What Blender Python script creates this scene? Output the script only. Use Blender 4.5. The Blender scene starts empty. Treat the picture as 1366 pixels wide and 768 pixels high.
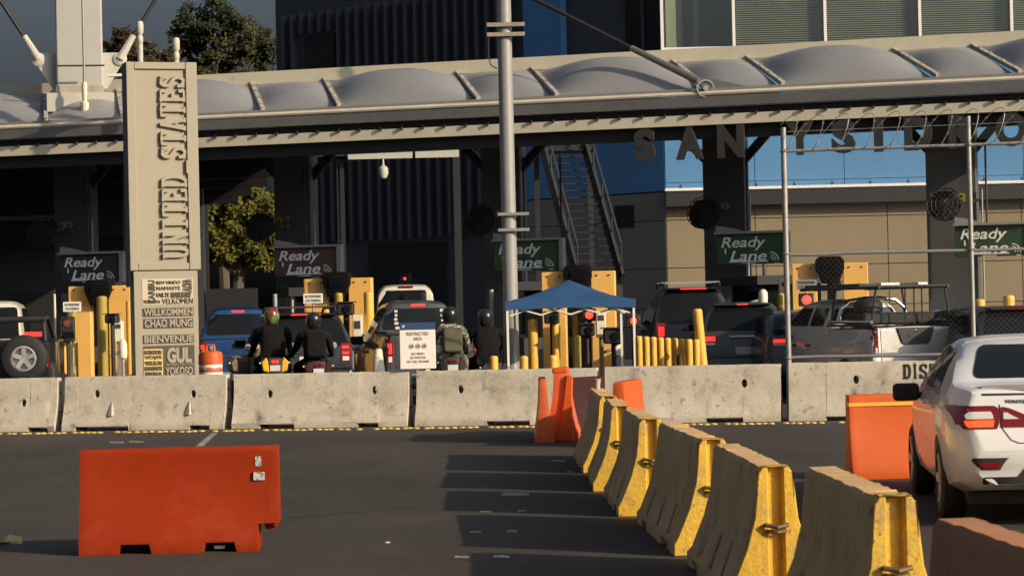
import bpy, bmesh, math, random
from mathutils import Vector, Matrix
from mathutils.bvhtree import BVHTree

R = math.radians
random.seed(7)
SC = bpy.context.scene
COL = SC.collection

# ------------------------------------------------------------------ camera
F = 3300.0            # focal length in photo pixels (1366 wide)
CAMH = 1.75
ROLL = R(1.3)
HOR = 31.0            # horizon lies this many photo pixels below the centre
cam_d = bpy.data.cameras.new('camera')
cam_d.sensor_width = 36.0
cam_d.lens = F / 1366.0 * 36.0
cam_d.clip_start = 0.1
cam_d.clip_end = 5000
cam = bpy.data.objects.new('camera', cam_d)
COL.objects.link(cam)
cam.location = (0, 0, CAMH)
cam.rotation_euler = (Matrix.Rotation(R(90) + math.atan(HOR / F), 3, 'X') @ Matrix.Rotation(-ROLL, 3, 'Z')).to_euler()
SC.camera = cam
cam_d.dof.use_dof = True
cam_d.dof.focus_distance = 40.0
cam_d.dof.aperture_fstop = 9.0

# ------------------------------------------------------------------ light
SUN_EL, SUN_B = R(21.5), R(33)          # elevation; angle from +X towards the camera side
world = bpy.data.worlds.new('World')
SC.world = world
world.use_nodes = True
wn, wl = world.node_tree.nodes, world.node_tree.links
wn.clear()
sky = wn.new('ShaderNodeTexSky')
sky.sky_type = 'NISHITA'
sky.sun_disc = False
sky.sun_elevation = SUN_EL
sky.sun_rotation = R(90) + SUN_B
sky.air_density = 1.0
sky.dust_density = 9.0
hs = wn.new('ShaderNodeHueSaturation')
hs.inputs['Saturation'].default_value = 0.42
bg = wn.new('ShaderNodeBackground')
bg.inputs['Strength'].default_value = 0.10
wo = wn.new('ShaderNodeOutputWorld')
wl.new(sky.outputs[0], hs.inputs['Color'])
tint = wn.new('ShaderNodeMix'); tint.data_type = 'RGBA'; tint.blend_type = 'MULTIPLY'
tint.inputs['Factor'].default_value = 1.0
tint.inputs[7].default_value = (0.60, 0.68, 0.80, 1)      # slate-grey evening air
wl.new(hs.outputs[0], tint.inputs[6])
wl.new(tint.outputs[2], bg.inputs['Color'])
wl.new(bg.outputs[0], wo.inputs['Surface'])
sun_d = bpy.data.lights.new('sun', 'SUN')
sun_d.energy = 4.0
sun_d.angle = R(0.5)
sun_d.color = (1.0, 0.80, 0.54)
sun = bpy.data.objects.new('sun', sun_d)
COL.objects.link(sun)
sdir = Vector((math.cos(SUN_EL) * math.cos(SUN_B), -math.cos(SUN_EL) * math.sin(SUN_B), math.sin(SUN_EL)))
sun.rotation_euler = sdir.to_track_quat('Z', 'Y').to_euler()
sun.location = (40, -20, 40)
SC.view_settings.view_transform = 'Standard'
SC.view_settings.look = 'None'
SC.view_settings.exposure = 0.30
SC.view_settings.gamma = 1.0

# ------------------------------------------------------------------ photo helpers
def tx_ty(px, py):
    dx, dy = px - 683.0, 384.0 - py
    c, s = math.cos(ROLL), math.sin(ROLL)
    return dx * c + dy * s, -dx * s + dy * c + HOR

def P(px, py, D):
    """point at depth D seen at photo pixel px,py"""
    a, b = tx_ty(px, py)
    return Vector((a * D / F, D, CAMH + b * D / F))

K11 = math.tan(R(11))
def row(px, py, D0, k=K11):
    """point on the vertical plane y = D0 - k x"""
    a, b = tx_ty(px, py)
    X = a * D0 / (F + k * a)
    D = D0 - k * X
    return Vector((X, D, CAMH + b * D / F))

# ------------------------------------------------------------------ materials
MATS = {}
def mat(name, col, rough=0.6, metal=0.0, var=0.0, vscale=3.0, bump=0.0, bscale=40.0, coat=0.0, emit=0.0, spec=0.5, stain=None, detail=6.0, mix2=None):
    """procedural principled material.  var: brightness variation, stain=(colour, scale, low, high)"""
    if name in MATS: return MATS[name]
    m = bpy.data.materials.new(name); m.use_nodes = True
    nt = m.node_tree; n, l = nt.nodes, nt.links
    b = n['Principled BSDF']
    b.inputs['Roughness'].default_value = rough
    b.inputs['Metallic'].default_value = metal
    b.inputs['Specular IOR Level'].default_value = spec
    b.inputs['Coat Weight'].default_value = coat
    b.inputs['Coat Roughness'].default_value = 0.05
    base = None
    tc = n.new('ShaderNodeTexCoord')
    oi = n.new('ShaderNodeObjectInfo')
    add = n.new('ShaderNodeVectorMath'); add.operation = 'ADD'
    sc = n.new('ShaderNodeVectorMath'); sc.operation = 'SCALE'
    cmb = n.new('ShaderNodeCombineXYZ')
    for i in range(3): l.new(oi.outputs['Random'], cmb.inputs[i])
    l.new(cmb.outputs[0], sc.inputs[0]); sc.inputs['Scale'].default_value = 37.0
    l.new(tc.outputs['Object'], add.inputs[0]); l.new(sc.outputs[0], add.inputs[1])
    vec = add.outputs[0]
    rgb = n.new('ShaderNodeRGB'); rgb.outputs[0].default_value = (*col, 1)
    base = rgb.outputs[0]
    def noise(scale, det=detail, ro=0.6):
        t = n.new('ShaderNodeTexNoise'); t.inputs['Scale'].default_value = scale
        t.inputs['Detail'].default_value = det; t.inputs['Roughness'].default_value = ro
        l.new(vec, t.inputs['Vector']); return t.outputs['Fac']
    def ramp(src, lo, hi, a=0.0, z=1.0):
        r = n.new('ShaderNodeMapRange'); r.inputs['From Min'].default_value = lo; r.inputs['From Max'].default_value = hi
        r.inputs['To Min'].default_value = a; r.inputs['To Max'].default_value = z
        l.new(src, r.inputs['Value']); return r.outputs[0]
    def mixc(fac, a, c):
        x = n.new('ShaderNodeMix'); x.data_type = 'RGBA'
        l.new(fac, x.inputs['Factor']); l.new(a, x.inputs[6])
        if isinstance(c, tuple): x.inputs[7].default_value = (*c, 1)
        else: l.new(c, x.inputs[7])
        return x.outputs[2]
    if mix2:
        base = mixc(ramp(noise(mix2[1]), mix2[2], mix2[3]), base, mix2[0])
    if var > 0:
        f1 = ramp(noise(vscale), 0.3, 0.7, 1 - var, 1 + var)
        f2 = ramp(noise(vscale * 9), 0.3, 0.7, 1 - var * 0.6, 1 + var * 0.6)
        mu = n.new('ShaderNodeMath'); mu.operation = 'MULTIPLY'; l.new(f1, mu.inputs[0]); l.new(f2, mu.inputs[1])
        vm = n.new('ShaderNodeVectorMath'); vm.operation = 'SCALE'
        l.new(base, vm.inputs[0]); l.new(mu.outputs[0], vm.inputs['Scale'])
        base = vm.outputs[0]
        rr = ramp(noise(vscale * 4), 0.3, 0.7, max(0.03, rough - 0.12), min(1, rough + 0.12))
        l.new(rr, b.inputs['Roughness'])
    for st in (stain or []):
        base = mixc(ramp(noise(st[1], 8, 0.65), st[2], st[3], 0, st[4] if len(st) > 4 else 1), base, st[0])
    l.new(base, b.inputs['Base Color'])
    if emit > 0:
        l.new(base, b.inputs['Emission Color']); b.inputs['Emission Strength'].default_value = emit
    if bump > 0:
        bp = n.new('ShaderNodeBump'); bp.inputs['Strength'].default_value = bump; bp.inputs['Distance'].default_value = 0.02
        l.new(noise(bscale, 8, 0.65), bp.inputs['Height']); l.new(bp.outputs[0], b.inputs['Normal'])
    MATS[name] = m
    return m

M_concrete = mat('concrete', (0.53, 0.47, 0.37), 0.88, var=0.10, vscale=1.5, bump=0.35, bscale=30,
                 stain=[((0.27, 0.225, 0.165), 2.6, 0.50, 0.70, 0.7), ((0.16, 0.13, 0.10), 9.0, 0.58, 0.70, 0.75), ((0.08, 0.07, 0.055), 42, 0.62, 0.69, 0.75), ((0.56, 0.51, 0.42), 1.9, 0.56, 0.68, 0.5)])
M_concrete_old = mat('concrete_old', (0.66, 0.425, 0.195), 0.9, var=0.14, vscale=2.0, bump=0.4, bscale=26,
                 stain=[((0.19, 0.13, 0.08), 4.5, 0.55, 0.74, 0.65), ((0.09, 0.08, 0.065), 36, 0.64, 0.72, 0.7)])
M_concrete_red = mat('concrete_brown', (0.44, 0.20, 0.095), 0.9, var=0.10, vscale=1.6, bump=0.3, bscale=26)  # even reddish-brown tint over the whole barrier
M_yellow_worn = mat('yellow_paint_worn', (0.70, 0.42, 0.035), 0.55, var=0.10, vscale=5, bump=0.4, bscale=30,
                 stain=[((0.36, 0.24, 0.09), 5, 0.50, 0.66, 0.75), ((0.10, 0.085, 0.06), 24, 0.61, 0.67, 0.85)])
M_yellow_chip = mat('yellow_paint_chipped', (0.76, 0.44, 0.03), 0.55, var=0.12, vscale=6, bump=0.5, bscale=40,
                 stain=[((0.11, 0.09, 0.06), 16, 0.49, 0.55, 0.92)])
M_asph = None
M_orange = mat('orange_plastic', (0.265, 0.027, 0.005), 0.5, spec=.12, var=0.07, vscale=2.2, bump=0.06, bscale=14, mix2=((0.26, 0.022, 0.004), 1.1, 0.45, 0.65),
               stain=[((0.34, 0.06, 0.025), 1.6, 0.52, 0.72, 0.6), ((0.11, 0.035, 0.02), 7, 0.60, 0.74, 0.6), ((0.06, 0.03, 0.02), 30, 0.66, 0.72, 0.5)])
M_orange_b = mat('orange_plastic_bright', (0.54, 0.095, 0.016), 0.5, spec=.3, var=0.06, vscale=2.5, bump=0.05, bscale=14,
               stain=[((0.45, 0.10, 0.03), 7, 0.6, 0.75, 0.5)])
M_orange_f = mat('orange_plastic_faded', (0.58, 0.115, 0.035), 0.5, spec=.3, var=0.12, vscale=4, bump=0.08, bscale=18,
               stain=[((0.62, 0.25, 0.16), 8, 0.58, 0.72, 0.6)])
M_maroon = mat('maroon_plastic', (0.030, 0.004, 0.004), 0.5, var=0.08)
M_black = mat('black_rubber', (0.012, 0.012, 0.012), 0.75, var=0.15)
M_dark = mat('dark_steel', (0.016, 0.016, 0.017), 0.6, var=0.12)
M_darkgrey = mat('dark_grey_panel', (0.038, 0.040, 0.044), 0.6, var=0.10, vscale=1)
M_cream = mat('cream_steel', (0.62, 0.56, 0.42), 0.55, var=0.06, vscale=1.2, stain=[((0.33, 0.27, 0.18), 5, 0.62, 0.75, 0.6)])
M_pylon = mat('pylon_paint', (0.315, 0.275, 0.20), 0.55, var=0.035, vscale=1.0)
M_white = mat('white_paint', (0.78, 0.76, 0.70), 0.5, var=0.04)
M_galv = mat('galvanised_steel', (0.34, 0.33, 0.305), 0.45, metal=0.35, var=0.10, vscale=4)
M_pole = mat('grey_pole_paint', (0.27, 0.265, 0.25), 0.5, metal=0.1, var=0.05, vscale=1.5)
M_chrome = mat('chrome', (0.7, 0.7, 0.7), 0.15, metal=1.0)
M_glass = mat('dark_glass', (0.008, 0.009, 0.010), 0.06, spec=0.28)
M_glass_n = mat('sedan_glass', (0.010, 0.012, 0.014), 0.05, spec=0.25)
M_red_l = mat('brake_light_lit', (0.9, 0.035, 0.025), 0.3, emit=1.0)
M_red_s = mat('stop_signal_lit', (1.0, 0.05, 0.03), 0.3, emit=2.2)
M_red = mat('red_lens', (0.17, 0.006, 0.008), 0.2, coat=0.3)
M_amber = mat('amber_lamp_lit', (0.9, 0.10, 0.02), 0.3, emit=0.6)
M_clear = mat('clear_lens', (0.62, 0.60, 0.56), 0.12, coat=0.6)
M_yel = mat('yellow_paint', (0.84, 0.47, 0.12), 0.5, var=0.06, vscale=2, stain=[((0.35, 0.2, 0.06), 9, 0.62, 0.72, 0.5)])
M_bol = mat('bollard_yellow', (0.74, 0.42, 0.065), 0.5, var=0.10, vscale=3, stain=[((0.25, 0.17, 0.07), 8, 0.6, 0.72, 0.6)])
M_ywhite = mat('cream_cabinet', (0.72, 0.66, 0.50), 0.5, var=0.05)
M_ink = mat('black_lettering', (0.018, 0.016, 0.014), 0.7)
M_sheet = mat('white_sheet', (0.78, 0.74, 0.67), 0.5, var=0.03)
M_navy = mat('navy_print', (0.03, 0.06, 0.15), 0.5)
M_maroonink = mat('maroon_lettering', (0.22, 0.06, 0.06), 0.6)

# ------------------------------------------------------------------ mesh builder
class MB:
    def __init__(s): s.v, s.f = [], []
    def add(s, vs, fs, M=None):
        o = len(s.v)
        s.v += [tuple(M @ Vector(p)) if M else tuple(p) for p in vs]
        s.f += [tuple(i + o for i in f) for f in fs]
        return s
    def box(s, x0, x1, y0, y1, z0, z1, M=None):
        v = [(x0, y0, z0), (x1, y0, z0), (x1, y1, z0), (x0, y1, z0), (x0, y0, z1), (x1, y0, z1), (x1, y1, z1), (x0, y1, z1)]
        return s.add(v, [(0, 3, 2, 1), (4, 5, 6, 7), (0, 1, 5, 4), (1, 2, 6, 5), (2, 3, 7, 6), (3, 0, 4, 7)], M)
    def beam(s, p0, p1, w, h, up=(0, 0, 1)):
        """box beam from p0 to p1, w across, h along up"""
        p0, p1 = Vector(p0), Vector(p1); d = (p1 - p0).normalized(); up = Vector(up)
        a = d.cross(up)
        a = a.normalized() if a.length > 1e-6 else Vector((1, 0, 0))
        b = a.cross(d).normalized()
        v = []
        for p in (p0, p1):
            for i, j in ((-1, -1), (1, -1), (1, 1), (-1, 1)): v.append(p + a * (i * w / 2) + b * (j * h / 2))
        return s.add(v, [(0, 3, 2, 1)[::-1], (4, 5, 6, 7)[::-1], (0, 1, 5, 4)[::-1], (1, 2, 6, 5)[::-1], (2, 3, 7, 6)[::-1], (3, 0, 4, 7)[::-1]])
    def tube(s, pts, r, n=8, caps=True):
        pts = [Vector(p) for p in pts]
        rs = r if isinstance(r, (list, tuple)) else [r] * len(pts)
        o = len(s.v); prev = None
        for i, p in enumerate(pts):
            d = (pts[min(i + 1, len(pts) - 1)] - pts[max(i - 1, 0)]).normalized()
            if prev is None:
                a = d.orthogonal().normalized()
            else:
                a = (prev - d * prev.dot(d)); a = a.normalized() if a.length > 1e-6 else d.orthogonal().normalized()
            prev = a; b = d.cross(a)
            for k in range(n):
                t = 2 * math.pi * k / n
                s.v.append(tuple(p + (a * math.cos(t) + b * math.sin(t)) * rs[i]))
        for i in range(len(pts) - 1):
            for k in range(n):
                k2 = (k + 1) % n
                s.f.append((o + i * n + k, o + i * n + k2, o + (i + 1) * n + k2, o + (i + 1) * n + k))
        if caps:
            s.f.append(tuple(o + k for k in range(n))[::-1])
            s.f.append(tuple(o + (len(pts) - 1) * n + k for k in range(n)))
        return s
    def lathe(s, prof, n=24, M=None, close=False):
        """prof: (r,z) pairs, turned about z"""
        o = len(s.v); vs, fs = [], []
        for r, z in prof:
            for k in range(n):
                t = 2 * math.pi * k / n; vs.append((r * math.cos(t), r * math.sin(t), z))
        m = len(prof)
        for i in range(m - (0 if close else 1)):
            i2 = (i + 1) % m
            for k in range(n):
                k2 = (k + 1) % n
                fs.append((i * n + k, i * n + k2, i2 * n + k2, i2 * n + k))
        if not close:
            if prof[0][0] > 1e-5: fs.append(tuple(range(n))[::-1])
            if prof[-1][0] > 1e-5: fs.append(tuple((m - 1) * n + k for k in range(n)))
        return s.add(vs, fs, M)
    def prism(s, poly, y0, y1, M=None):
        """poly: (x,z) outline counter-clockwise seen from -y, extruded from y0 to y1"""
        n = len(poly)
        v = [(x, y0, z) for x, z in poly] + [(x, y1, z) for x, z in poly]
        f = [tuple(range(n)), tuple(range(2 * n - 1, n - 1, -1))]
        for i in range(n):
            j = (i + 1) % n
            f.append((i, i + n, j + n, j))
        return s.add(v, f, M)
    def mesh(s, name, bevel=0.0, seg=1, smooth=35):
        me = bpy.data.meshes.new(name)
        me.from_pydata(s.v, [], s.f)
        finish(me, bevel, seg, smooth)
        return me
    def build(s, name, m, parent=None, bevel=0.0, seg=1, smooth=35, loc=None, rz=0):
        me = s.mesh(name, bevel, seg, smooth)
        return obj(name, me, m, parent, loc, rz)

def finish(me, bevel=0.0, seg=1, smooth=35):
    bm = bmesh.new(); bm.from_mesh(me)
    bmesh.ops.remove_doubles(bm, verts=bm.verts, dist=1e-5)
    bmesh.ops.dissolve_degenerate(bm, edges=bm.edges, dist=1e-6)
    bmesh.ops.recalc_face_normals(bm, faces=bm.faces)
    if bevel > 0:
        es = [e for e in bm.edges if len(e.link_faces) == 2 and e.calc_face_angle(0) > R(28)]
        bmesh.ops.bevel(bm, geom=es, offset=bevel, segments=seg, profile=0.6, affect='EDGES', clamp_overlap=True)
    bm.to_mesh(me); bm.free()
    if smooth:
        me.polygons.foreach_set('use_smooth', [True] * len(me.polygons))
        me.set_sharp_from_angle(angle=R(smooth))
    me.update()

def obj(name, me, m, parent=None, loc=None, rz=0):
    if isinstance(m, (list, tuple)):
        if not me.materials:
            for x in m: me.materials.append(x)
    elif m is not None and not me.materials: me.materials.append(m)
    o = bpy.data.objects.new(name, me)
    COL.objects.link(o)
    if parent: o.parent = parent
    if loc is not None: o.location = loc
    o.rotation_euler = (0, 0, rz)
    return o

def tag(o, label, cat, group=None, kind=None):
    if label: o['label'] = label
    if cat: o['category'] = cat
    if group: o['group'] = group
    if kind: o['kind'] = kind
    return o

def thing(name, label, cat, loc=(0, 0, 0), rz=0, group=None):
    o = bpy.data.objects.new(name, None); COL.objects.link(o)
    o.empty_display_size = 0.3
    o.location = loc; o.rotation_euler = (0, 0, rz)
    return tag(o, label, cat, group)

def copy_tree(o, parent=None):
    c = o.copy(); COL.objects.link(c); c.parent = parent
    for ch in list(o.children): copy_tree(ch, c)
    return c

def boolean(me, cutter, op='DIFFERENCE'):
    """me minus cutter (both meshes in one space) -> new mesh"""
    a = bpy.data.objects.new('tmp_a', me); b = bpy.data.objects.new('tmp_b', cutter)
    COL.objects.link(a); COL.objects.link(b)
    md = a.modifiers.new('b', 'BOOLEAN'); md.object = b; md.operation = op; md.solver = 'EXACT'
    dg = bpy.context.evaluated_depsgraph_get(); dg.update()
    r = bpy.data.meshes.new_from_object(a.evaluated_get(dg))
    bpy.data.objects.remove(a); bpy.data.objects.remove(b)
    return r

def text_mesh(body, w, h, depth=0.004, bold=0.0, shear=0.0, upright=True, space=1.0):
    """lettering fitted to w x h, centred, in the XZ plane facing -y, back at y=0"""
    cu = bpy.data.curves.new('txt', 'FONT')
    cu.body = body; cu.size = 1; cu.offset = bold; cu.shear = shear; cu.extrude = 0.05; cu.space_character = space
    cu.resolution_u = 4
    o = bpy.data.objects.new('txt', cu); COL.objects.link(o)
    dg = bpy.context.evaluated_depsgraph_get(); dg.update()
    me = bpy.data.meshes.new_from_object(o.evaluated_get(dg))
    bpy.data.objects.remove(o); bpy.data.curves.remove(cu)
    xs = [v.co.x for v in me.vertices]; ys = [v.co.y for v in me.vertices]
    x0, x1, y0, y1 = min(xs), max(xs), min(ys), max(ys)
    sx = w / (x1 - x0); sy = h / (y1 - y0)
    for v in me.vertices:
        x, y, z = v.co
        v.co = ((x - (x0 + x1) / 2) * sx, -(z + 0.05) / 0.1 * depth, (y - (y0 + y1) / 2) * sy)
    me.update()
    return me

# slab-serif letters drawn with straight strokes (unit cell 0..1 x 0..1)
def arc(cx, cy, rx, ry, a0, a1, n=7):
    return [(cx + rx * math.cos(R(a0 + (a1 - a0) * i / n)), cy + ry * math.sin(R(a0 + (a1 - a0) * i / n))) for i in range(n + 1)]
SLAB = {
 'U': [[(.2, 1), (.2, .35)] + arc(.5, .35, .3, .33, 180, 360)[1:] + [(.8, 1)], [(.02, .97), (.38, .97)], [(.62, .97), (.98, .97)]],
 'N': [[(.2, 0), (.2, 1)], [(.2, .97), (.8, .03)], [(.8, 0), (.8, 1)], [(.02, .03), (.38, .03)], [(.02, .97), (.2, .97)], [(.62, .97), (.98, .97)]],
 'I': [[(.5, 0), (.5, 1)], [(.2, .03), (.8, .03)], [(.2, .97), (.8, .97)]],
 'T': [[(.5, 0), (.5, 1)], [(.02, .96), (.98, .96)], [(.28, .03), (.72, .03)], [(.06, .96), (.06, .74)], [(.94, .96), (.94, .74)]],
 'E': [[(.2, 0), (.2, 1)], [(.04, .96), (.92, .96)], [(.04, .04), (.92, .04)], [(.2, .5), (.68, .5)], [(.9, .96), (.9, .76)], [(.9, .04), (.9, .24)]],
 'D': [[(.2, 0), (.2, 1)], [(.04, .96), (.5, .96)] + arc(.5, .5, .36, .46, 90, -90)[1:] + [(.04, .04)]],
 'S': [arc(.5, .74, .34, .22, 20, 180, 6) + [(.2, .62), (.5, .51), (.8, .4)] + arc(.5, .26, .34, .22, 0, -160, 6), [(.84, .97), (.84, .72)], [(.16, .03), (.16, .28)]],
 'A': [[(.14, 0), (.5, 1), (.86, 0)], [(.3, .36), (.7, .36)], [(0, .03), (.32, .03)], [(.68, .03), (1, .03)]],
 '_': [[(.0, -.04), (1, -.04)]],
 'P': [[(.2, 0), (.2, 1)], [(.04, .96), (.55, .96)] + arc(.55, .73, .32, .23, 90, -90)[1:] + [(.2, .5)], [(.02, .03), (.42, .03)]],
 'L': [[(.2, 0), (.2, 1)], [(.02, .97), (.42, .97)], [(.04, .04), (.95, .04)], [(.92, .04), (.92, .26)]],
 'Y': [[(.1, 1), (.5, .5), (.9, 1)], [(.5, .5), (.5, 0)], [(.3, .03), (.7, .03)]],
 'R': [[(.2, 0), (.2, 1)], [(.04, .96), (.55, .96)] + arc(.55, .73, .3, .23, 90, -90)[1:] + [(.2, .5)], [(.5, .5), (.88, 0)], [(.02, .03), (.4, .03)]],
 'O': [arc(.5, .5, .36, .46, 0, 360, 14)],
}
def slab_letter(mb, ch, x, z, w, h, t, depth, M=None, eps=0.0004):
    k = 0
    for pl in SLAB[ch]:
        for (ax, az), (bx, bz) in zip(pl[:-1], pl[1:]):
            a = Vector((x + ax * w, 0, z + az * h)); b = Vector((x + bx * w, 0, z + bz * h))
            d = (b - a)
            if d.length < 1e-6: continue
            d.normalize()
            tt = t * (0.62 if abs(d.x) > 0.9 else 1.0)
            nn = Vector((-d.z, 0, d.x)) * tt / 2
            e = d * (t * 0.12)
            y0 = -depth - eps * (k % 5); k += 1
            q = [a - e - nn, b + e - nn, b + e + nn, a - e + nn]
            mb.prism([(p.x, p.z) for p in q], y0, 0.0, M)

# ================================================================== GROUND
def asphalt():
    m = bpy.data.materials.new('asphalt'); m.use_nodes = True
    nt = m.node_tree; n, l = nt.nodes, nt.links; b = n['Principled BSDF']
    tc = n.new('ShaderNodeTexCoord')
    def noise(scale, sx=1, sy=1, det=6, ro=0.6):
        mp = n.new('ShaderNodeMapping'); mp.inputs['Scale'].default_value = (sx, sy, 1)
        l.new(tc.outputs['Object'], mp.inputs['Vector'])
        t = n.new('ShaderNodeTexNoise'); t.inputs['Scale'].default_value = scale; t.inputs['Detail'].default_value = det; t.inputs['Roughness'].default_value = ro
        l.new(mp.outputs[0], t.inputs['Vector']); return t.outputs['Fac']
    def mr(src, a, c, lo, hi):
        r = n.new('ShaderNodeMapRange'); r.inputs['From Min'].default_value = a; r.inputs['From Max'].default_value = c
        r.inputs['To Min'].default_value = lo; r.inputs['To Max'].default_value = hi; l.new(src, r.inputs['Value']); return r.outputs[0]
    def mul(a, c):
        x = n.new('ShaderNodeMath'); x.operation = 'MULTIPLY'; l.new(a, x.inputs[0]); l.new(c, x.inputs[1]); return x.outputs[0]
    f = mul(mr(noise(0.22), 0.35, 0.65, 0.85, 1.15), mr(noise(1.6, 0.5, 1.6), 0.3, 0.7, 0.90, 1.12))
    f = mul(f, mr(noise(38, det=4), 0.3, 0.7, 0.62, 1.42))
    f = mul(f, mr(noise(0.5, 1.0, 0.22), 0.40, 0.68, 1.12, 0.74))
    f = mul(f, mr(noise(3.2, det=3, ro=.5), 0.66, 0.74, 1.0, 0.60))     # oil drips
    f = mul(f, mr(noise(0.9, 1, 0.14), 0.58, 0.75, 1.0, 0.72))     # tyre-dark streaks
    fleck = mr(noise(26, det=2, ro=0.4), 0.74, 0.78, 0, 0.5)
    vm = n.new('ShaderNodeVectorMath'); vm.operation = 'SCALE'; vm.inputs[0].default_value = (0.050, 0.042, 0.0365); l.new(f, vm.inputs['Scale'])
    x = n.new('ShaderNodeMix'); x.data_type = 'RGBA'; l.new(fleck, x.inputs['Factor']); l.new(vm.outputs[0], x.inputs[6]); x.inputs[7].default_value = (0.12, 0.11, 0.10, 1)
    l.new(x.outputs[2], b.inputs['Base Color'])
    b.inputs['Roughness'].default_value = 0.88
    b.inputs['Specular IOR Level'].default_value = 0.3
    bp = n.new('ShaderNodeBump'); bp.inputs['Strength'].default_value = 0.25; bp.inputs['Distance'].default_value = 0.01
    l.new(noise(70, det=4), bp.inputs['Height']); l.new(bp.outputs[0], b.inputs['Normal'])
    return m
M_asph = asphalt()
g = MB(); g.add([(-900, -60, 0), (900, -60, 0), (900, 2500, 0), (-900, 2500, 0)], [(0, 1, 2, 3)])
tag(g.build('ground', M_asph), None, None, kind='structure')

def gpt(px, py):
    a, b = tx_ty(px, py); D = CAMH * F / -b
    return Vector((a * D / F, D, 0))
M_line = mat('worn_line_paint', (0.42, 0.39, 0.34), 0.8, var=0.2, vscale=8, stain=[((0.075, 0.066, 0.06), 14, 0.42, 0.56, 0.9)])
def ground_strip(name, pts, z=0.004, m=M_line):
    mb = MB(); mb.add([(p.x, p.y, z) for p in pts], [tuple(range(len(pts)))])
    o = mb.build(name, m, smooth=0); o['kind'] = 'structure'; return o
ground_strip('lane_marking', [gpt(250, 604), gpt(262, 604), gpt(291, 577), gpt(283, 577)])
# worn dashes on the asphalt
for i, (x0, x1, y, h) in enumerate([(146, 166, 589, 2), (172, 192, 588, 2), (735, 755, 613, 3), (755, 766, 628, 2), (668, 706, 657, 4), (640, 656, 681, 2), (690, 702, 680, 2), (626, 642, 708, 3), (676, 690, 707, 3), (606, 626, 741, 3), (658, 680, 740, 4)]):
    ground_strip('lane_marking', [gpt(x0, y + h), gpt(x1, y + h), gpt(x1 - 1, y), gpt(x0 + 1, y)], 0.004 + 0.0001 * i)
# sealed cracks / joints
M_tar = mat('crack_sealer', (0.022, 0.020, 0.019), 0.6, var=0.2)
random.seed(3)
cr = MB()
for (a, b) in [((383, 690), (560, 676)), ((880, 612), (1140, 578))]:
    p, q = gpt(*a), gpt(*b); prev = None
    for k in range(25):
        c = p.lerp(q, k / 24) + Vector((random.uniform(-.05, .05), random.uniform(-.12, .12), 0.003))
        if prev is not None:
            d = (c - prev).normalized(); nn = Vector((-d.y, d.x, 0)) * random.uniform(0.003, 0.007)
            cr.add([prev - nn, c - nn, c + nn, prev + nn], [(0, 1, 2, 3)])
        prev = c
tag(cr.build('crack_sealer', M_tar, smooth=0), None, None, kind='stuff')
# yellow studs in a dotted line at the foot of the far concrete barriers
st = MB()
for k in range(150):
    px = -30 + k * 9.6 + random.uniform(-2.5, 2.5)
    if random.random() < 0.12: continue
    p = row(px, 480, 37.35 + random.uniform(-.09, .09))
    st.lathe([(0.055, 0.0), (0.05, 0.012), (0.03, 0.022), (0.0, 0.025)], 8, Matrix.Translation((p.x, p.y, 0)))
tag(st.build('road_studs', mat('stud_yellow', (0.55, 0.36, 0.06), 0.5, var=0.25, vscale=6)), 'dotted line of small yellow road studs along the foot of the concrete barriers', 'road studs', kind='stuff')

# ================================================================== CONCRETE BARRIERS
def krail(L, H, y_seed, notch=((.25, .55), (-.55, -.25)), jit=0.004, x0=None, x1=None, chips=True):
    """Jersey barrier along local X, facing +-Y"""
    rnd = random.Random(y_seed)
    prof = [(.29, 0), (.29, .085), (.262, .13), (.175, .335), (.125, .52), (.098, H - .035), (.075, H)]
    a, b = (-L / 2 if x0 is None else x0), (L / 2 if x1 is None else x1)
    xs = []
    n = max(2, int((b - a) / 0.11))
    xs = [(a + (b - a) * i / n, 0.0) for i in range(n + 1)]
    out = []
    for x, _ in xs:
        zb = 0.0
        for (p, q) in notch:
            if p * L < x < q * L: zb = 0.065
        if out and out[-1][1] != zb: out.append((x - 0.001, out[-1][1]))
        out.append((x, zb))
    ring = []
    mb = MB()
    for x, zb in out:
        rr = []
        for sgn in (1, -1):
            pts = prof if sgn == 1 else prof[::-1]
            for (w, z) in pts:
                zz = max(z, zb)
                j = jit if chips else jit * .3
                big = rnd.random() < 0.06 and z <= .13 and zb == 0 and chips
                dx = -rnd.uniform(.01, .045) if big else rnd.uniform(-j, j)
                rr.append((x, sgn * (w + dx), zz + rnd.uniform(-j, j) * (0 if z == 0 else 1)))
        ring.append(rr)
    m = len(ring[0])
    vs = [p for r in ring for p in r]
    fs = []
    for i in range(len(ring) - 1):
        for k in range(m):
            k2 = (k + 1) % m
            fs.append((i * m + k, i * m + k2, (i + 1) * m + k2, (i + 1) * m + k))
    fs.append(tuple(range(m))); fs.append(tuple(((len(ring) - 1) * m + k) for k in range(m))[::-1])
    mb.add(vs, fs)
    return mb

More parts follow.
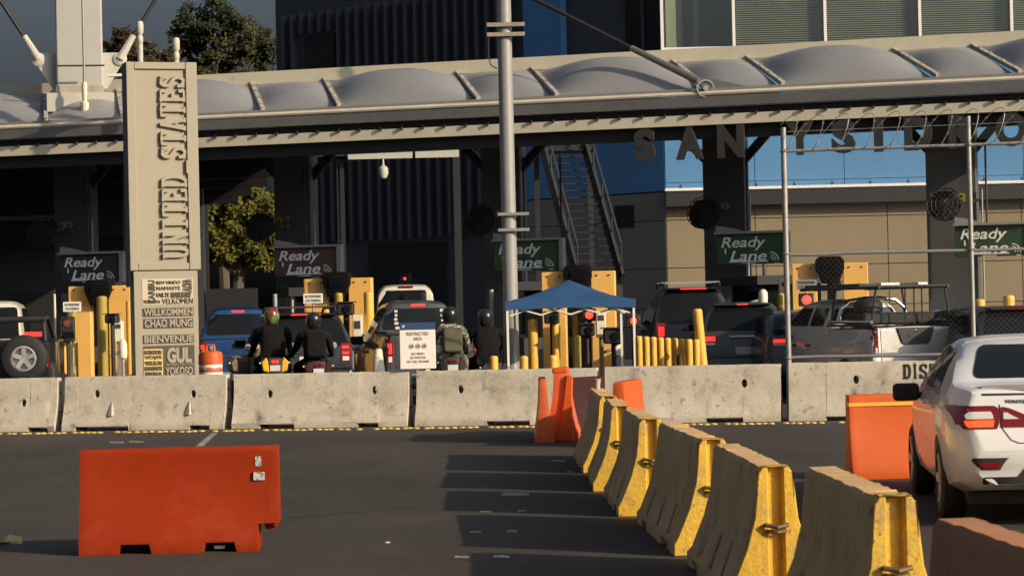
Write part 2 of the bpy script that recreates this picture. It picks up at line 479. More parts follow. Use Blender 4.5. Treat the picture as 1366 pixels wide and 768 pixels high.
far_group = 'pale concrete barriers across the far side of the road'
joints = [-140, 85, 310.5, 553, 803.5, 1048, 1302, 1560]
far_lab = ['pale concrete barrier cut off by the left edge of the picture', 'pale concrete barrier below the tall lettered pylon, chipped at its foot',
           'pale concrete barrier below the rider with the red and green helmet', 'pale concrete barrier right of the restricted area sign, below the blue tent corner',
           'pale concrete barrier behind the yellow-ended row, below the short yellow bollards', 'pale concrete barrier lettered in black, below the silver pickup',
           'pale concrete barrier mostly hidden by the white sedan']
hole_px = [[(33, 537)], [(130, 525), (259, 525)], [(361, 525), (500, 520)], [(615, 519)], [(993, 511)], [(1142, 506)], []]
for i in range(7):
    a = row(joints[i], 535, 38.4); b = row(joints[i + 1], 535, 38.4)
    a.z = b.z = 0
    L = (b - a).length - 0.13
    c = (a + b) / 2
    Hh = [.85, .855, .85, .85, .86, .87, .87][i]
    rz = math.atan2(b.y - a.y, b.x - a.x) + R([.5, -.6, .3, -.3, .4, 0, 0][i])
    mbk = krail(L, Hh, 20 + i, notch=[((-.40, -.27), (.30, .42)), ((-.42, -.12), (.28, .40)), ((-.35, -.15), (.18, .33)), ((-.12, .14), (.3, .42)), ((-.44, -.36), (.08, .26)), ((-.3, -.15), (.2, .34)), ((-.3, -.15), (.2, .34))][i])
    me = mbk.mesh('barrier')
    root = thing('concrete_barrier', far_lab[i], 'barrier', c, rz, far_group)
    inv = Matrix.Rotation(-rz, 4, 'Z') @ Matrix.Translation(-c)
    cut = MB(); plugs = []
    for (hx, hy) in hole_px[i]:
        q = inv @ row(hx, hy, 38.3)
        cut.lathe([(.045, -.6), (.045, .6)], 10, Matrix.Translation((q.x, -.15, q.z)) @ Matrix.Rotation(R(90), 4, 'X') @ Matrix.Diagonal((1, 1.5, .45, 1)))
    if cut.v:
        cm = cut.mesh('cut', smooth=0)
        me2 = boolean(me, cm); finish(me2); me = me2
    obj('body', me, M_concrete, root)
    # wedge-shaped lugs low on the face
    for u in ([-.05] if i == 0 else [-.2, .28] if i == 1 else [.2] if i == 5 else []):
        x = u * L
        lg = MB(); yy = -.175
        lg.add([(x - .055, yy - .06, .24), (x + .03, yy - .10, .23), (x + .055, yy - .06, .24), (x, yy + .02, .45), (x, yy + .03, .24)], [(0, 1, 3), (1, 2, 3), (2, 4, 3), (4, 0, 3), (0, 4, 2, 1)])
        lg.build('lug', M_concrete, root, smooth=0)
    # steel loops joining the barriers
    lp = MB()
    for zz in (.3, .62):
        lp.tube([(L / 2 - .02, -.03, zz), (L / 2 + .03, -.03, zz), (L / 2 + .04, 0, zz), (L / 2 + .03, .03, zz), (L / 2 - .02, .03, zz)], .009, 6)
    lp.build('steel_loop', M_dark, root)
    if i == 5:
        # stencilled lettering
        def prof_y(z):   # face of the barrier at height z
            pr = [(.29, 0), (.29, .085), (.262, .13), (.175, .335), (.125, .52), (.098, Hh - .035), (.075, Hh)]
            for (w0, z0), (w1, z1) in zip(pr[:-1], pr[1:]):
                if z0 <= z <= z1 and z1 > z0: return -(w0 + (w1 - w0) * (z - z0) / (z1 - z0))
            return -.1
        def stencil(word, px0, pxw, py0, py1, nm):
            mbt = MB()
            q0 = inv @ row(px0, py1, 38.2); q1 = inv @ row(px0 + pxw, py1, 38.2); q2 = inv @ row(px0, py0, 38.2)
            w = (q1.x - q0.x) * .82; h = q2.z - q0.z; adv = (q1.x - q0.x)
            x = q0.x
            for ch in word:
                if ch != ' ': slab_letter(mbt, ch, x, q0.z, w * (.6 if ch == 'I' else 1), h, .032, .004)
                x += adv * (.72 if ch == 'I' else 1)
            mbt.v = [(vx, vy - .002 + prof_y(max(0, vz)), vz) for vx, vy, vz in mbt.v]
            o = mbt.build(nm, M_ink, root, smooth=0)
        stencil('DISPLAY', 1205, 12.6, 486, 505, 'lettering')
        stencil('IDENTITY', 1192, 12.5, 518, 534, 'lettering')

# near row with yellow painted ends: (near end, far end)
near = [  # px,py top centre of near end, depth near, depth far, far X, height, label
    (812, 530, 26.5, 29.4, 0.98, .81, 'concrete barrier with a yellow end, farthest of the row, a cup on its top'),
    (829, 541, 23.75, 26.0, 1.04, .81, 'concrete barrier with a narrow yellow end, second farthest of the row'),
    (868, 560, 20.85, 23.2, 1.11, .81, 'concrete barrier with a chipped yellow end, third farthest of the row'),
    (951, 586, 17.45, 20.3, 1.27, .81, 'concrete barrier with a clean yellow end, third nearest of the complete ones'),
    (1034, 620, 14.35, 16.9, 1.445, .81, 'concrete barrier with a yellow end that is heavily chipped at the top'),
    (1194, 660, 11.6, 13.85, 1.71, .84, 'concrete barrier with bright yellow end and steel loop, nearest complete one'),
    (None, None, 8.2, 10.75, 1.90, .81, 'brown-tinted concrete barrier cut off by the lower right corner'),
]
prev = None
NEARB = []
for i, (px, py, dn, df, fx, H, lab) in enumerate(near):
    if px is None: nx = 2.06
    else: nx = P(px, py, dn).x
    if fx is None: fx = prev[0] + 0.03
    n_, f_ = Vector((nx, dn, 0)), Vector((fx, df, 0))
    prev = (nx, dn)
    L = (f_ - n_).length
    c = (n_ + f_) / 2
    rz = math.atan2(f_.y - n_.y, f_.x - n_.x)          # local +X points away from the camera
    root = thing('concrete_barrier', lab, 'barrier', c, rz, 'concrete barriers with yellow painted ends in a receding row')
    last = i == 6
    body = krail(L, H, 50 + i, notch=((-.34, -.2), (.2, .34)), x0=-L / 2 + (0 if last else .07), x1=L / 2, jit=.005)
    me = body.mesh('body')
    if not last:
        key = MB(); key.box(-L / 2 - .1, -L / 2 + .05, -.045, .045, -.1, H + .1)
    obj('body', me, M_concrete_red if last else M_concrete_old, root)
    # shallow cast slots running up the flare
    rnd = random.Random(90 + i)
    if not last:
        pe = krail(L, H + .003, 70 + i, notch=(), x0=-L / 2, x1=-L / 2 + .068, jit=.004, chips=False)
        pe.v = [(x, y * 1.012, z) for x, y, z in pe.v]
        pem = boolean(pe.mesh('painted_end'), key.mesh('key', smooth=0)); finish(pem, .006)
        obj('painted_end', pem, M_yellow_worn, root)
        # worn cap on top
        cap = MB(); cap.box(-L / 2 - .003, -L / 2 + .12 + .05 * rnd.random(), -.078, .078, H + .0045, H + .009)
        cap.build('painted_cap', M_yellow_chip, root, bevel=.002)
        for sg in (-1, 1):
            cp = MB(); zt = H - .01
            cp.add([(-L / 2 - .004, sg * .10, H - .02), (-L / 2 - .004, sg * .108, H - .16 - .06 * rnd.random()), (-L / 2 + .10, sg * .108, H - .13), (-L / 2 + .13, sg * .10, H - .02)], [(0, 1, 2, 3)])
            cp.build('paint_splash', M_yellow_chip, root, smooth=0)
        lp = MB(); zz = H - .33
        lp.tube([(-L / 2 + .05, -.07, zz), (-L / 2 - .03, -.06, zz), (-L / 2 - .05, 0, zz - .01), (-L / 2 - .03, .06, zz), (-L / 2 + .05, .07, zz)], .013, 8)
        lp.tube([(-L / 2 + .05, -.06, zz - .03), (-L / 2 - .02, -.05, zz - .035), (-L / 2 - .035, 0, zz - .04), (-L / 2 - .02, .05, zz - .035), (-L / 2 + .05, .06, zz - .03)], .011, 8)
        lp.build('steel_loop', mat('rusty_steel', (0.16, 0.11, 0.06), 0.6, metal=0.5, var=0.3, vscale=20), root)
    for k in range(3 if not last else 0):
        # cast ribs on the flare on the left face
        u = (-.28 + k * .27 + rnd.uniform(-.03, .03)) * L
        rb = MB(); rb.add([(u, .277, .11), (u + .05, .277, .11), (u + .16, .186, .325), (u + .12, .186, .325)], [(0, 1, 2, 3)])
        rb.v = [(x, y + .004, z) for x, y, z in rb.v]
        rb.build('cast_mark', mat('cast_mark_concrete', (0.24, 0.20, 0.155), 0.9, var=.2, vscale=9), root, smooth=0)
    NEARB.append((n_, f_))

# paper cup standing on the farthest barrier of the row
pc = Vector((0.975, 29.0, .815))
cupr = thing('drink_cup', 'clear plastic cup left standing on the farthest yellow-ended barrier', 'cup', pc)
cu = MB(); cu.lathe([(.028, 0), (.042, .115), (.045, .12), (.040, .12), (.026, .004)], 16)
cu.build('cup', mat('clear_plastic', (0.52, 0.40, 0.36), 0.15, spec=.6), cupr)
cl = MB(); cl.lathe([(.0, .06), (.033, .06), (.036, .075), (0, .075)], 16)
cl.build('drink', mat('cola', (0.10, 0.04, 0.02), 0.1), cupr)

# ================================================================== WATER-FILLED PLASTIC BARRIERS
def water_barrier_mesh(L, H, W0=.46, slots=True, notch=True, seed=1):
    """along local X, front faces -Y"""
    prof = [(W0 / 2, 0.0), (W0 / 2, .10), (W0 / 2 - .03, .17), (W0 * .33, H * .40), (W0 * .25, H * .62), (W0 * .21, H * .86), (W0 * .20, H - .03), (W0 * .16, H)]
    n = 18
    vs, fs = [], []
    ring = [(w, z) for w, z in prof] + [(-w, z) for w, z in prof[::-1]]
    m = len(ring)
    for i in range(n + 1):
        u = -1 + 2 * i / n
        x = u * L / 2
        bulge = 1 - .10 * (1 - u * u) * 1.0
        for (w, z) in ring:
            dent = (1 - .30 * math.exp(-((z - H * .62) / .16) ** 2) * (1 - u ** 4))
            vs.append((x, w * dent, z))
    for i in range(n):
        for k in range(m):
            k2 = (k + 1) % m
            fs.append((i * m + k, i * m + k2, (i + 1) * m + k2, (i + 1) * m + k))
    fs.append(tuple(range(m))); fs.append(tuple(n * m + k for k in range(m))[::-1])
    mb = MB(); mb.add(vs, fs)
    me = mb.mesh('barrier', bevel=0)
    cut = MB()
    if slots:
        for c in (-.22, .205):
            cut.prism([(c * L - .135, -.05), (c * L + .135, -.05), (c * L + .105, .075), (c * L - .105, .075)], -1, 1)
    if notch:
        cut.box(L / 2 - .155, L / 2 + .2, -1, 1, -.1, .205)
    if cut.v: me = boolean(me, cut.mesh('cut', smooth=0))
    finish(me, .010, 2, 40)
    return me

pL, pR = gpt(104, 741), gpt(371, 734)
ow = 1.49
root = thing('water_barrier', 'large orange-red plastic barrier with two silver stickers standing alone on the left', 'barrier', ((pL + pR) / 2 + Vector((0, .23, 0))), math.atan2(pR.y - pL.y, pR.x - pL.x))
obj('body', water_barrier_mesh(ow, .78), M_orange, root)
kn = MB(); kn.lathe([(.035, .15), (.045, .17), (.045, .20), (.02, .215)], 12, Matrix.Translation((ow / 2 - .07, -.02, 0)))
kn.prism([(ow / 2 - .02, .17), (ow / 2 - .002, .2), (ow / 2 - .1, .2)], -.09, .09)
kn.build('hinge_lug', M_orange, root)
sm = mat('silver_sticker', (0.55, 0.55, 0.52), 0.4, var=.1, vscale=30, stain=[((0.06, 0.06, 0.06), 60, .48, .54, .9)])
for (x, z, w, h) in ((.595, .665, .045, .075), (.6, .555, .085, .06)):
    s_ = MB(); yf = -.46 * (.205 if z > .6 else .235) + (.003 if z > .6 else .004)
    s_.box(x - w / 2, x + w / 2, yf - .006, yf + .02, z - h / 2, z + h / 2)
    s_.build('sticker', sm, root)
for c in (-.22, .205):
    dk = MB(); dk.box(c * ow - .10, c * ow + .10, -.05, .17, .003, .055); dk.build('forklift_pocket', M_black, root)
wl_ = MB(); wl_.box(.205 * ow - .05, .205 * ow + .03, -.14, -.05, .02, .045); wl_.build('pocket_label', M_sheet, root)

base = water_barrier_mesh(1.5, .96, .44, slots=True, notch=False)
base2 = water_barrier_mesh(1.5, .84, .42, slots=False, notch=False)
def wb(me, m, px, py, D, rz, label, sc=(1, 1, 1), extra=True):
    p = P(px, py, D); r = thing('water_barrier', label, 'barrier', (p.x, p.y, 0), rz, 'orange plastic barriers near the far end of the road')
    o = obj('body', me.copy(), m, r); o.scale = sc
    return r
# pair seen end-on
r1 = wb(base, M_orange_f, 751, 560, 33.8, R(87), 'faded orange plastic barrier seen end-on, taller of the pair beside the maroon one')
tp = MB(); tp.box(-.76, -.60, -.105, .105, .90, .985); tp.build('top_cap', M_orange_b, r1, bevel=.02)
kk = MB()
kk.prism([(-.12, .0), (.12, .0), (.10, .12), (.06, .5), (.045, .88), (-.045, .88), (-.06, .5), (-.10, .12)], -.03, .03, Matrix.Translation((-.775, -.05, 0)) @ Matrix.Rotation(R(90), 4, 'Z') @ Matrix.Rotation(R(-5), 4, 'Y'))
kk.build('end_rib', M_orange_b, r1, bevel=.012)
kd = MB(); kd.box(-.79, -.755, .13, .19, .02, .12); kd.build('drain_plug', M_black, r1)
wb(base2, M_orange_f, 725, 560, 33.4, R(90), 'narrow faded orange plastic barrier seen end-on, shorter left one of the pair', (1, .62, 1))
wb(base2, M_maroon, 778, 560, 35.0, R(58), 'dark maroon plastic barrier in shade behind the end-on orange pair', (.62, 1, .95))
wb(base2, M_orange_b, 838, 530, 32.0, R(78), 'orange plastic barrier just behind the farthest yellow-ended barrier', (1, .80, .98))
# the one beside the sedan
q = P(1187, 600, 24.8)
rb_ = thing('water_barrier', 'bright orange plastic barrier with yellow tape behind the white sedan', 'barrier', (q.x + .15, q.y, 0), R(4), 'orange plastic barriers near the far end of the road')
obj('body', water_barrier_mesh(1.15, .84, .42, slots=False, notch=False), M_orange_b, rb_)
tb = MB(); tb.box(-.577, .577, -.095, .095, .725, .76); tb.build('yellow_tape', mat('yellow_tape', (0.85, 0.42, 0.05), .4), rb_)

# stone and litter on the road
random.seed(5)
p = gpt(16, 724); sb = MB(); sb.lathe([(.0, .0), (.075, .0), (.09, .02), (.07, .05), (.03, .065), (0, .068)], 9)
sb.v = [(x * random.uniform(.8, 1.2), y * random.uniform(.8, 1.2), z * random.uniform(.8, 1.1)) for x, y, z in sb.v]
o = sb.build('stone', mat('tan_stone', (0.34, 0.30, 0.13), .9, var=.25, vscale=20), smooth=0, loc=(p.x, p.y, 0)); tag(o, 'small tan lump of rubble left of the large orange barrier', 'stone')
p = gpt(517, 724); lb = MB(); lb.add([(-.02, -.012, .004), (.02, -.014, .004), (.024, .012, .006), (-.016, .015, .005), (0, 0, .018)], [(0, 1, 4), (1, 2, 4), (2, 3, 4), (3, 0, 4), (0, 3, 2, 1)])
o = lb.build('litter', mat('pale_paper', (.6, .5, .25), .8), smooth=0, loc=(p.x, p.y, 0)); tag(o, 'tiny pale scrap of litter on the open asphalt', 'litter')

# ================================================================== PYLON SIGN
def local_rows(px, py, D0, k, root):
    return row(px, py, D0, k) - root
pyD = 46.0
pc = P(222, 400, pyD); pc.z = 0
prz = R(19)
pyl = thing('pylon_sign', 'tall beige pylon with raised vertical lettering and a panel of welcome words', 'sign', pc, prz)
PW, PD, PH = 1.30, .42, 6.52
zsplit = 2.66
b1 = MB(); b1.box(-PW / 2, PW / 2, .05, PD, zsplit, PH); b1.build('upper_body', M_pylon, pyl, bevel=.006)
b2 = MB(); b2.box(-PW / 2 + .05, PW / 2 - .05, .02, PD + .02, .0, zsplit - .015); b2.build('lower_body', M_pylon, pyl, bevel=.006)
fr = MB(); fr.box(-PW / 2 - .012, -PW / 2 + .14, 0, PD + .03, zsplit, PH + .012); fr.build('edge_frame', M_pylon, pyl, bevel=.008)
fr = MB(); fr.box(PW / 2 - .20, PW / 2 + .012, -.012, PD + .03, zsplit, PH + .01); fr.build('edge_frame', M_pylon, pyl, bevel=.008)
fr = MB(); fr.box(-PW / 2 + .145, PW / 2 - .205, 0, PD + .03, PH - .12, PH + .008); fr.build('top_frame', M_pylon, pyl, bevel=.006)
fr = MB(); fr.box(-PW / 2 + .145, PW / 2 - .205, 0, PD + .03, zsplit + .004, zsplit + .13); fr.build('bottom_frame', M_pylon, pyl, bevel=.006)
M_pylon_shade = mat('pylon_paint_shaded', (0.10, 0.105, 0.11), 0.6, var=.05)  # darker, greyer copy of the pylon paint, shade put into the colour
sd = MB(); sd.box(-PW / 2 - .016, -PW / 2 - .013, .03, PD + .025, zsplit - .3, PH); sd.build('side_panel', M_pylon_shade, pyl)  # thin sheet laid on to darken the shaded left side
# raised letters reading upwards, tops towards the left
word = 'UNITED_STATES'
z0, z1 = 2.86, 6.30
adv = (z1 - z0) / len(word)
lh = .47
xr = PW / 2 - .225         # baseline side
for i, ch in enumerate(word):
    mbL = MB()
    # letter cell: along +z is the reading direction, letter-up is -x
    Mx = Matrix.Translation((xr, .052, z0 + i * adv)) @ Matrix.Rotation(R(-90), 4, 'Y')
    slab_letter(mbL, ch, adv * .06, 0, adv * .86, lh, .062, .075, Mx)
    o = mbL.build('letter', M_pylon, pyl, smooth=0)
# lower panel: pierced words
M_pdark = mat('pylon_recess', (0.075, 0.062, 0.048), 0.7, var=.1)
M_ptan = mat('pylon_tan_plate', (0.50, 0.43, 0.30), 0.6, var=.06)
M_pyel = mat('pylon_yellow_plate', (0.68, 0.48, 0.16), 0.6, var=.06)
xa, xb = -PW / 2 + .20, PW / 2 - .14
def plate(x0, x1, zz0, zz1, m, y=0.0):
    b_ = MB(); b_.box(x0, x1, .012 + y, .035, zz0, zz1); b_.build('word_plate', m, pyl)
def word_at(s, x0, x1, zz0, zz1, m, bold=.02, rot=False):
    w, h = x1 - x0, zz1 - zz0
    me = text_mesh(s, h if rot else w, w if rot else h, .018, bold)
    if rot: me.transform(Matrix.Rotation(R(-90), 4, 'Y'))
    me.transform(Matrix.Translation(((x0 + x1) / 2, .012, (zz0 + zz1) / 2)))
    obj('word', me, m, pyl)
plate(xa, xb, 2.02, 2.50, M_ptan); plate(xa, xb, 1.80, 1.96, M_pdark); plate(xa + .01, xb - .01, 1.58, 1.765, M_pdark, .001)
plate(xa, xb, 1.30, 1.46, M_pdark); plate(xa, xb, .60, 1.26, M_pdark); plate(xa + .004, xa + .36, .56, 1.20, M_pyel, -.004)
word_at('WILLKOMMEN', xa + .02, xb - .02, 1.815, 1.945, M_pylon, .03)
word_at('CHAO MUNG', xa + .03, xb - .03, 1.60, 1.75, M_pylon, .03)
word_at('BIENVENUE', xa + .02, xb - .02, 1.315, 1.445, M_pylon, .03)
word_at('GUL', xa + .44, xb - .06, .93, 1.22, M_pylon, .05)
word_at('YOKOSO', xa + .40, xb - .04, .70, .86, M_pylon, .03)
for k_, s_ in enumerate(('DOBRODOSLI', 'VITAJTE', 'WELKOM', 'BENVENUTI', 'TERVETULOA', 'SALVE')): word_at(s_, xa + .02, xa + .34, 1.10 - k_ * .10, 1.18 - k_ * .10, M_pdark, .05)
word_at('SELAMAT DATANG', xa + .42, xb - .03, .88, .925, M_pylon, .02); word_at('TUSANYA', xa + .02, xa + .34, 2.05, 2.11, M_pdark, .02); word_at('FAILTE', xa + .27, xb - .45, 2.16, 2.24, M_pdark, .02); word_at('NAMASTE', xa + .27, xb - .24, 2.29, 2.36, M_pdark, .0); word_at('BEM VINDO', xa + .27, xb - .24, 2.40, 2.46, M_pdark, .0)
word_at('VELKOMEN', xa + .37, xb - .01, 2.035, 2.13, M_pdark, .0); word_at('ALOHA', xb - .20, xb - .02, 2.26, 2.49, M_pdark, .05, True)
word_at('KARIBU', xa + .12, xa + .24, 2.05, 2.48, M_pdark, .04, True); word_at('MABUHAY', xb - .42, xb - .03, 2.14, 2.25, M_pdark, .05)

# ================================================================== CANOPY
KC = math.tan(R(17)); UC = Vector((math.cos(R(17)), -math.sin(R(17)), 0)); DC = Vector((-math.sin(R(11)), math.cos(R(11)), 0))
CO = Vector((0, 56, 0))
can = thing('canopy_roof', 'long lane canopy with grey air cushions on its roof and a pale rail', 'canopy', CO)
def tpx(px, D0=56.0, k=KC): return row(px, 150, D0, k).x / math.cos(R(17))
def Cp(t, v, z): return UC * t + DC * v + Vector((0, 0, z))
TA, TB = tpx(-260), tpx(1560)
def bar(name, v0, v1, z0, z1, m, ta=TA, tb=TB, bevel=0.0, par=None):
    b_ = MB(); vs = [Cp(ta, v0, z0), Cp(tb, v0, z0), Cp(tb, v1, z0), Cp(ta, v1, z0), Cp(ta, v0, z1), Cp(tb, v0, z1), Cp(tb, v1, z1), Cp(ta, v1, z1)]
    b_.add(vs, [(0, 3, 2, 1), (4, 5, 6, 7), (0, 1, 5, 4), (1, 2, 6, 5), (2, 3, 7, 6), (3, 0, 4, 7)])
    return b_.build(name, m, par or can, bevel=bevel)
M_fascia = mat('grey_fascia', (0.17, 0.165, 0.16), .5, metal=.3, var=.10, vscale=1.2)
bar('rail', -.10, .05, 5.76, 5.99, M_cream)
bar('soffit_beam', .12, .45, 5.48, 5.75, M_dark)
bar('gap_channel', .10, .40, 5.992, 6.16, M_dark)
bar('fascia', -.16, .1, 6.163, 6.39, M_fascia)
gp = MB(); gp.tube([Cp(TA, -.14, 6.45), Cp(TB, -.14, 6.45)], .052, 8); gp.build('gutter_pipe', mat('pale_pipe', (0.66, 0.60, 0.48), .4, var=.08, vscale=1, stain=[((.3, .25, .17), 3, .6, .7, .6)]), can)
bar('front_frame', -.10, .08, 6.505, 6.57, mat('grey_frame', (0.26, .24, .21), .55, var=.1))
fasm = MB(); fasm.box(-.012, .012, -.05, .02, 0, .08); fin_me = fasm.mesh('bracket')
nfin = int((TB - TA) / .515)
random.seed(11)
for i in range(nfin):
    t = TA + .2 + i * .515
    o = obj('bracket', fin_me, M_dark, can, Cp(t, -.12, 5.955)); o.rotation_euler = (0, 0, R(-17))
for i in range(0, nfin * 2):
    pass
edges = [-130, 61, 163, 350, 452, 638, 743, 941, 1045, 1252, 1362, 1570]
Zf, Zb, Vb = 6.56, 7.42, 2.6
M_cush = mat('air_cushion', (0.25, 0.25, 0.255), 0.36, var=.06, vscale=.8, spec=.4, stain=[((.22, .21, .2), 3.5, .6, .75, .4)])
nrm = Vector((0, -(Zb - Zf), Vb)).normalized()
for i in range(len(edges) - 1):
    ta, tb = tpx(edges[i]) + .07, tpx(edges[i + 1]) - .07
    wide = i % 2 == 0 if False else (tb - ta) > 2.4
    amp = .46 if wide else .20
    N = 14; vs, fs = [], []
    for a in range(N + 1):
        for c in range(N + 1):
            u, w = a / N, c / N
            p = Cp(ta + (tb - ta) * u, .1 + (Vb - .1) * w, Zf + (Zb - Zf) * w)
            h = amp * (1 - abs(2 * u - 1) ** 2.4) * (1 - abs(2 * w - 1) ** 2.2)
            p = p + nrm * h
            vs.append(p)
    for a in range(N):
        for c in range(N):
            k = a * (N + 1) + c
            fs.append((k, k + N + 1, k + N + 2, k + 1))
    # closed underside
    o_ = len(vs); rim = [a * (N + 1) for a in range(N + 1)] + [N * (N + 1) + c for c in range(1, N + 1)] + [a * (N + 1) + N for a in range(N - 1, -1, -1)] + [c for c in range(N - 1, 0, -1)]
    fs.append(tuple(rim))
    b_ = MB(); b_.add(vs, fs); b_.build('air_cushion', M_cush, can, smooth=60)
for i, e in enumerate(edges):
    t = tpx(e); b_ = MB()
    b_.beam(Cp(t, -.05, Zf + .03), Cp(t, Vb + .05, Zb + .03), .10, .09)
    b_.build('cushion_divider', mat('divider_grey', (0.40, .37, .32), .6, var=.15, vscale=4, stain=[((.14, .10, .07), 9, .5, .62, .7)]), can)
    for v in (.25, .9, 1.6, 2.2):
        z = Zf + (Zb - Zf) * v / Vb
        c_ = MB(); c_.box(-.035, .035, -.03, .03, .07, .11); o = c_.build('clamp', M_galv, can, loc=Cp(t, v, z))
bar('rear_rim', Vb, Vb + .35, Zb - .05, Zb + .30, M_cream)
bar('deck', .5, 4.2, 5.93, 6.12, M_dark)
for k, v in enumerate((2.2, 3.8)):
    bar('cross_beam', v, v + .3, 5.72, 5.925, M_dark)
TD = tpx(425)
bar('deep_deck', 4.25, 26, 5.95, 6.15, M_dark, tb=TD)
for v in (8, 13, 18, 23):
    bar('cross_beam', v, v + .35, 5.45, 5.945, M_dark, tb=TD)
# columns with lane numbers and forked arms
KB = math.tan(R(15))
M_col = mat('column_grey', (0.075, .075, .078), .6, var=.08)
M_num = mat('lane_number_yellow', (0.34, 0.27, 0.05), .6)
lanes = [(22, 104, 88, 302, .95), (21, 398, 376, 296, .95), (20, 676, 660, 287, .95), (19, 972, 963, 278, 1.0), (18, 1274, 1278, 265, 1.15), (23, -190, -205, 310, .95), (17, 1585, 1600, 255, 1.0)]
for (num, px, nx, ny, w) in lanes:
    p = row(px, 400, 60.0, KB); p.z = 0
    b_ = MB(); b_.box(-w / 2, w / 2, -.3, .3, 0, 5.92)
    c_ = b_.build('column', M_col, can, bevel=.02, loc=p - CO, rz=R(-15))
    for sg in (-1, 1):
        a_ = MB(); a_.beam((sg * w * .3, .02, 5.05), (sg * 1.05, .02, 5.85), .16, .20); a_.build('column_arm', M_dark, c_)
    q_ = row(nx, ny, 59.65, KB); q_ = Matrix.Rotation(R(15), 4, 'Z') @ (q_ - p)
    me = text_mesh(str(num), .36, .26, .01, .02); me.transform(Matrix.Translation((q_.x, -.302, q_.z)))
    obj('lane_number', me, M_num, c_)
    # conduit rod beside the column
    r_ = MB(); r_.tube([(w / 2 + .12, -.35, .2), (w / 2 + .12, -.35, 4.3)], .02, 6); r_.build('conduit', M_galv, c_)
# mast with stays on the left
M_cwhite = mat('canopy_white', (.46, .44, .38), .5, var=.04)
MA = row(106, 100, 57.3, KC) - CO
mb_ = MB(); mb_.box(-.56, .56, -.3, .3, 7.32, 13); mast = mb_.build('mast', mat('mast_white', (.40, .385, .345), .5, var=.03), can, bevel=.03, loc=(MA.x, MA.y, 0), rz=R(8))
mb_ = MB(); mb_.box(-.80, .82, -.36, .36, 6.84, 7.30); mb_.build('mast_base', M_cwhite, mast, bevel=.01)
mb_ = MB(); mb_.box(-.57, .57, -.33, .33, 7.302, 7.48); mb_.build('mast_collar', mat('collar_tan', (.36, .31, .24), .7, var=.15, vscale=5), mast)
for sg in (-1, 1):
    gm = MB(); gm.prism([(sg * .56, 7.42), (sg * .66, 7.42), (sg * 1.12, 8.18), (sg * 1.02, 8.3), (sg * .56, 8.3)][::sg], -.04, .04); gm.build('gusset', M_cwhite, mast)
    pn = MB(); pn.lathe([(.0, 0), (.15, 0), (.17, .03), (.12, .06), (.0, .065)], 16, Matrix.Translation((sg * .98, -.04, 8.14)) @ Matrix.Rotation(R(90), 4, 'X')); pn.build('pin', mat('pin_grey', (.45, .43, .39), .5), mast)
    fk = MB(); fk.tube([(sg * .98, -.06, 8.14), (sg * 1.32, -.06, 8.72)], [.11, .075], 10); fk.build('cable_fork', M_cwhite, mast)
    cb = MB(); cb.tube([(sg * 1.3, -.06, 8.68), (sg * 4.4, -.06, 13.6)], .05, 8); cb.build('stay_cable', M_dark, mast)
rd = MB(); rd.tube([(.13, -.9, 7.3), (.13, -.9, 12)], .03, 8); rd.build('hanger_rod', mat('rod_grey', (.17, .18, .16), .4, metal=.5), mast)
tr = MB(); tr.lathe([(.05, 6.3), (.09, 6.42), (.075, 6.6), (.1, 6.85), (.1, 7.0), (.05, 7.05), (.07, 7.4), (.06, 7.5)], 10, Matrix.Translation((.13, -.9, 0))); tr.box(-.12, .38, -1.05, -.8, 6.30, 6.36); tr.build('turnbuckle', M_cream, mast)
tb_ = MB(); tb_.box(-.5, .62, -.92, -.88, 7.88, 7.92); tb_.build('cross_bar', M_dark, mast)
# stay and anchor plate on the right
A1 = P(941, 118, 54.6) - CO; A0 = P(660, -28, 57.2) - CO; Am = P(842, 64, 55.6) - CO
ss = MB(); ss.tube([A0, Am], .05, 8); ss.build('stay_cable', M_dark, can)
ss = MB(); ss.tube([Am, P(932, 108, 54.7) - CO], [.07, .09], 10); ss.build('cable_socket', mat('socket_grey', (.22, .21, .19), .45, metal=.5), can)
d_ = Vector((1, 0, -.12)).normalized()
pl = MB(); a = P(935, 104, 54.6) - CO; b = P(1040, 122, 54.3) - CO; c = P(938, 126, 54.6) - CO
pl.prism([(0, -.08), (.02, -.46), (1.75, -.46), (1.72, -.38), (.12, .0)], -.04, .04, Matrix.Translation(a) @ Matrix.Rotation(R(-6), 4, 'Z')); pl.build('anchor_plate', mat('anchor_grey', (.14, .14, .135), .5, metal=.3, var=.1), can)
pn = MB(); pn.lathe([(.06, -.05), (.06, .06), (.0, .065)], 16, Matrix.Translation(A1 + Vector((0, -.05, 0))) @ Matrix.Rotation(R(90), 4, 'X'))
pn.lathe([(.16, -.02), (.2, -.02), (.2, .03), (.16, .03)], 20, Matrix.Translation(A1 + Vector((0, -.05, 0))) @ Matrix.Rotation(R(90), 4, 'X'), close=True); pn.build('anchor_pin', M_galv, can)

# roof posts with lamps, behind the pylon
for (px, yt, lab) in ((187, 27, 'taller white rooftop post with lamp head behind the pylon top'), (235, 49, 'shorter white rooftop post with lamp head at the pylon right corner')):
    p = P(px, 90, 57.6); zt = P(px, yt, 57.6).z
    t_ = thing('roof_post', lab, 'post', (p.x, p.y, 7.3), 0, 'white posts on the canopy roof')
    b_ = MB(); b_.tube([(0, 0, -.3), (0, 0, zt - 7.3 - .55)], .065, 10); b_.build('post', M_cwhite, t_)
    h_ = MB(); h_.lathe([(.05, 0), (.075, .05), (.075, .16), (.05, .2), (.085, .26), (.09, .44), (.075, .52), (.0, .54)], 14, Matrix.Translation((0, 0, zt - 7.3 - .55))); h_.build('lamp_head', M_cwhite, t_)
    a_ = MB(); a_.box(-.75, .3, -.08, .08, .12, .18); a_.build('arm', M_white, t_)

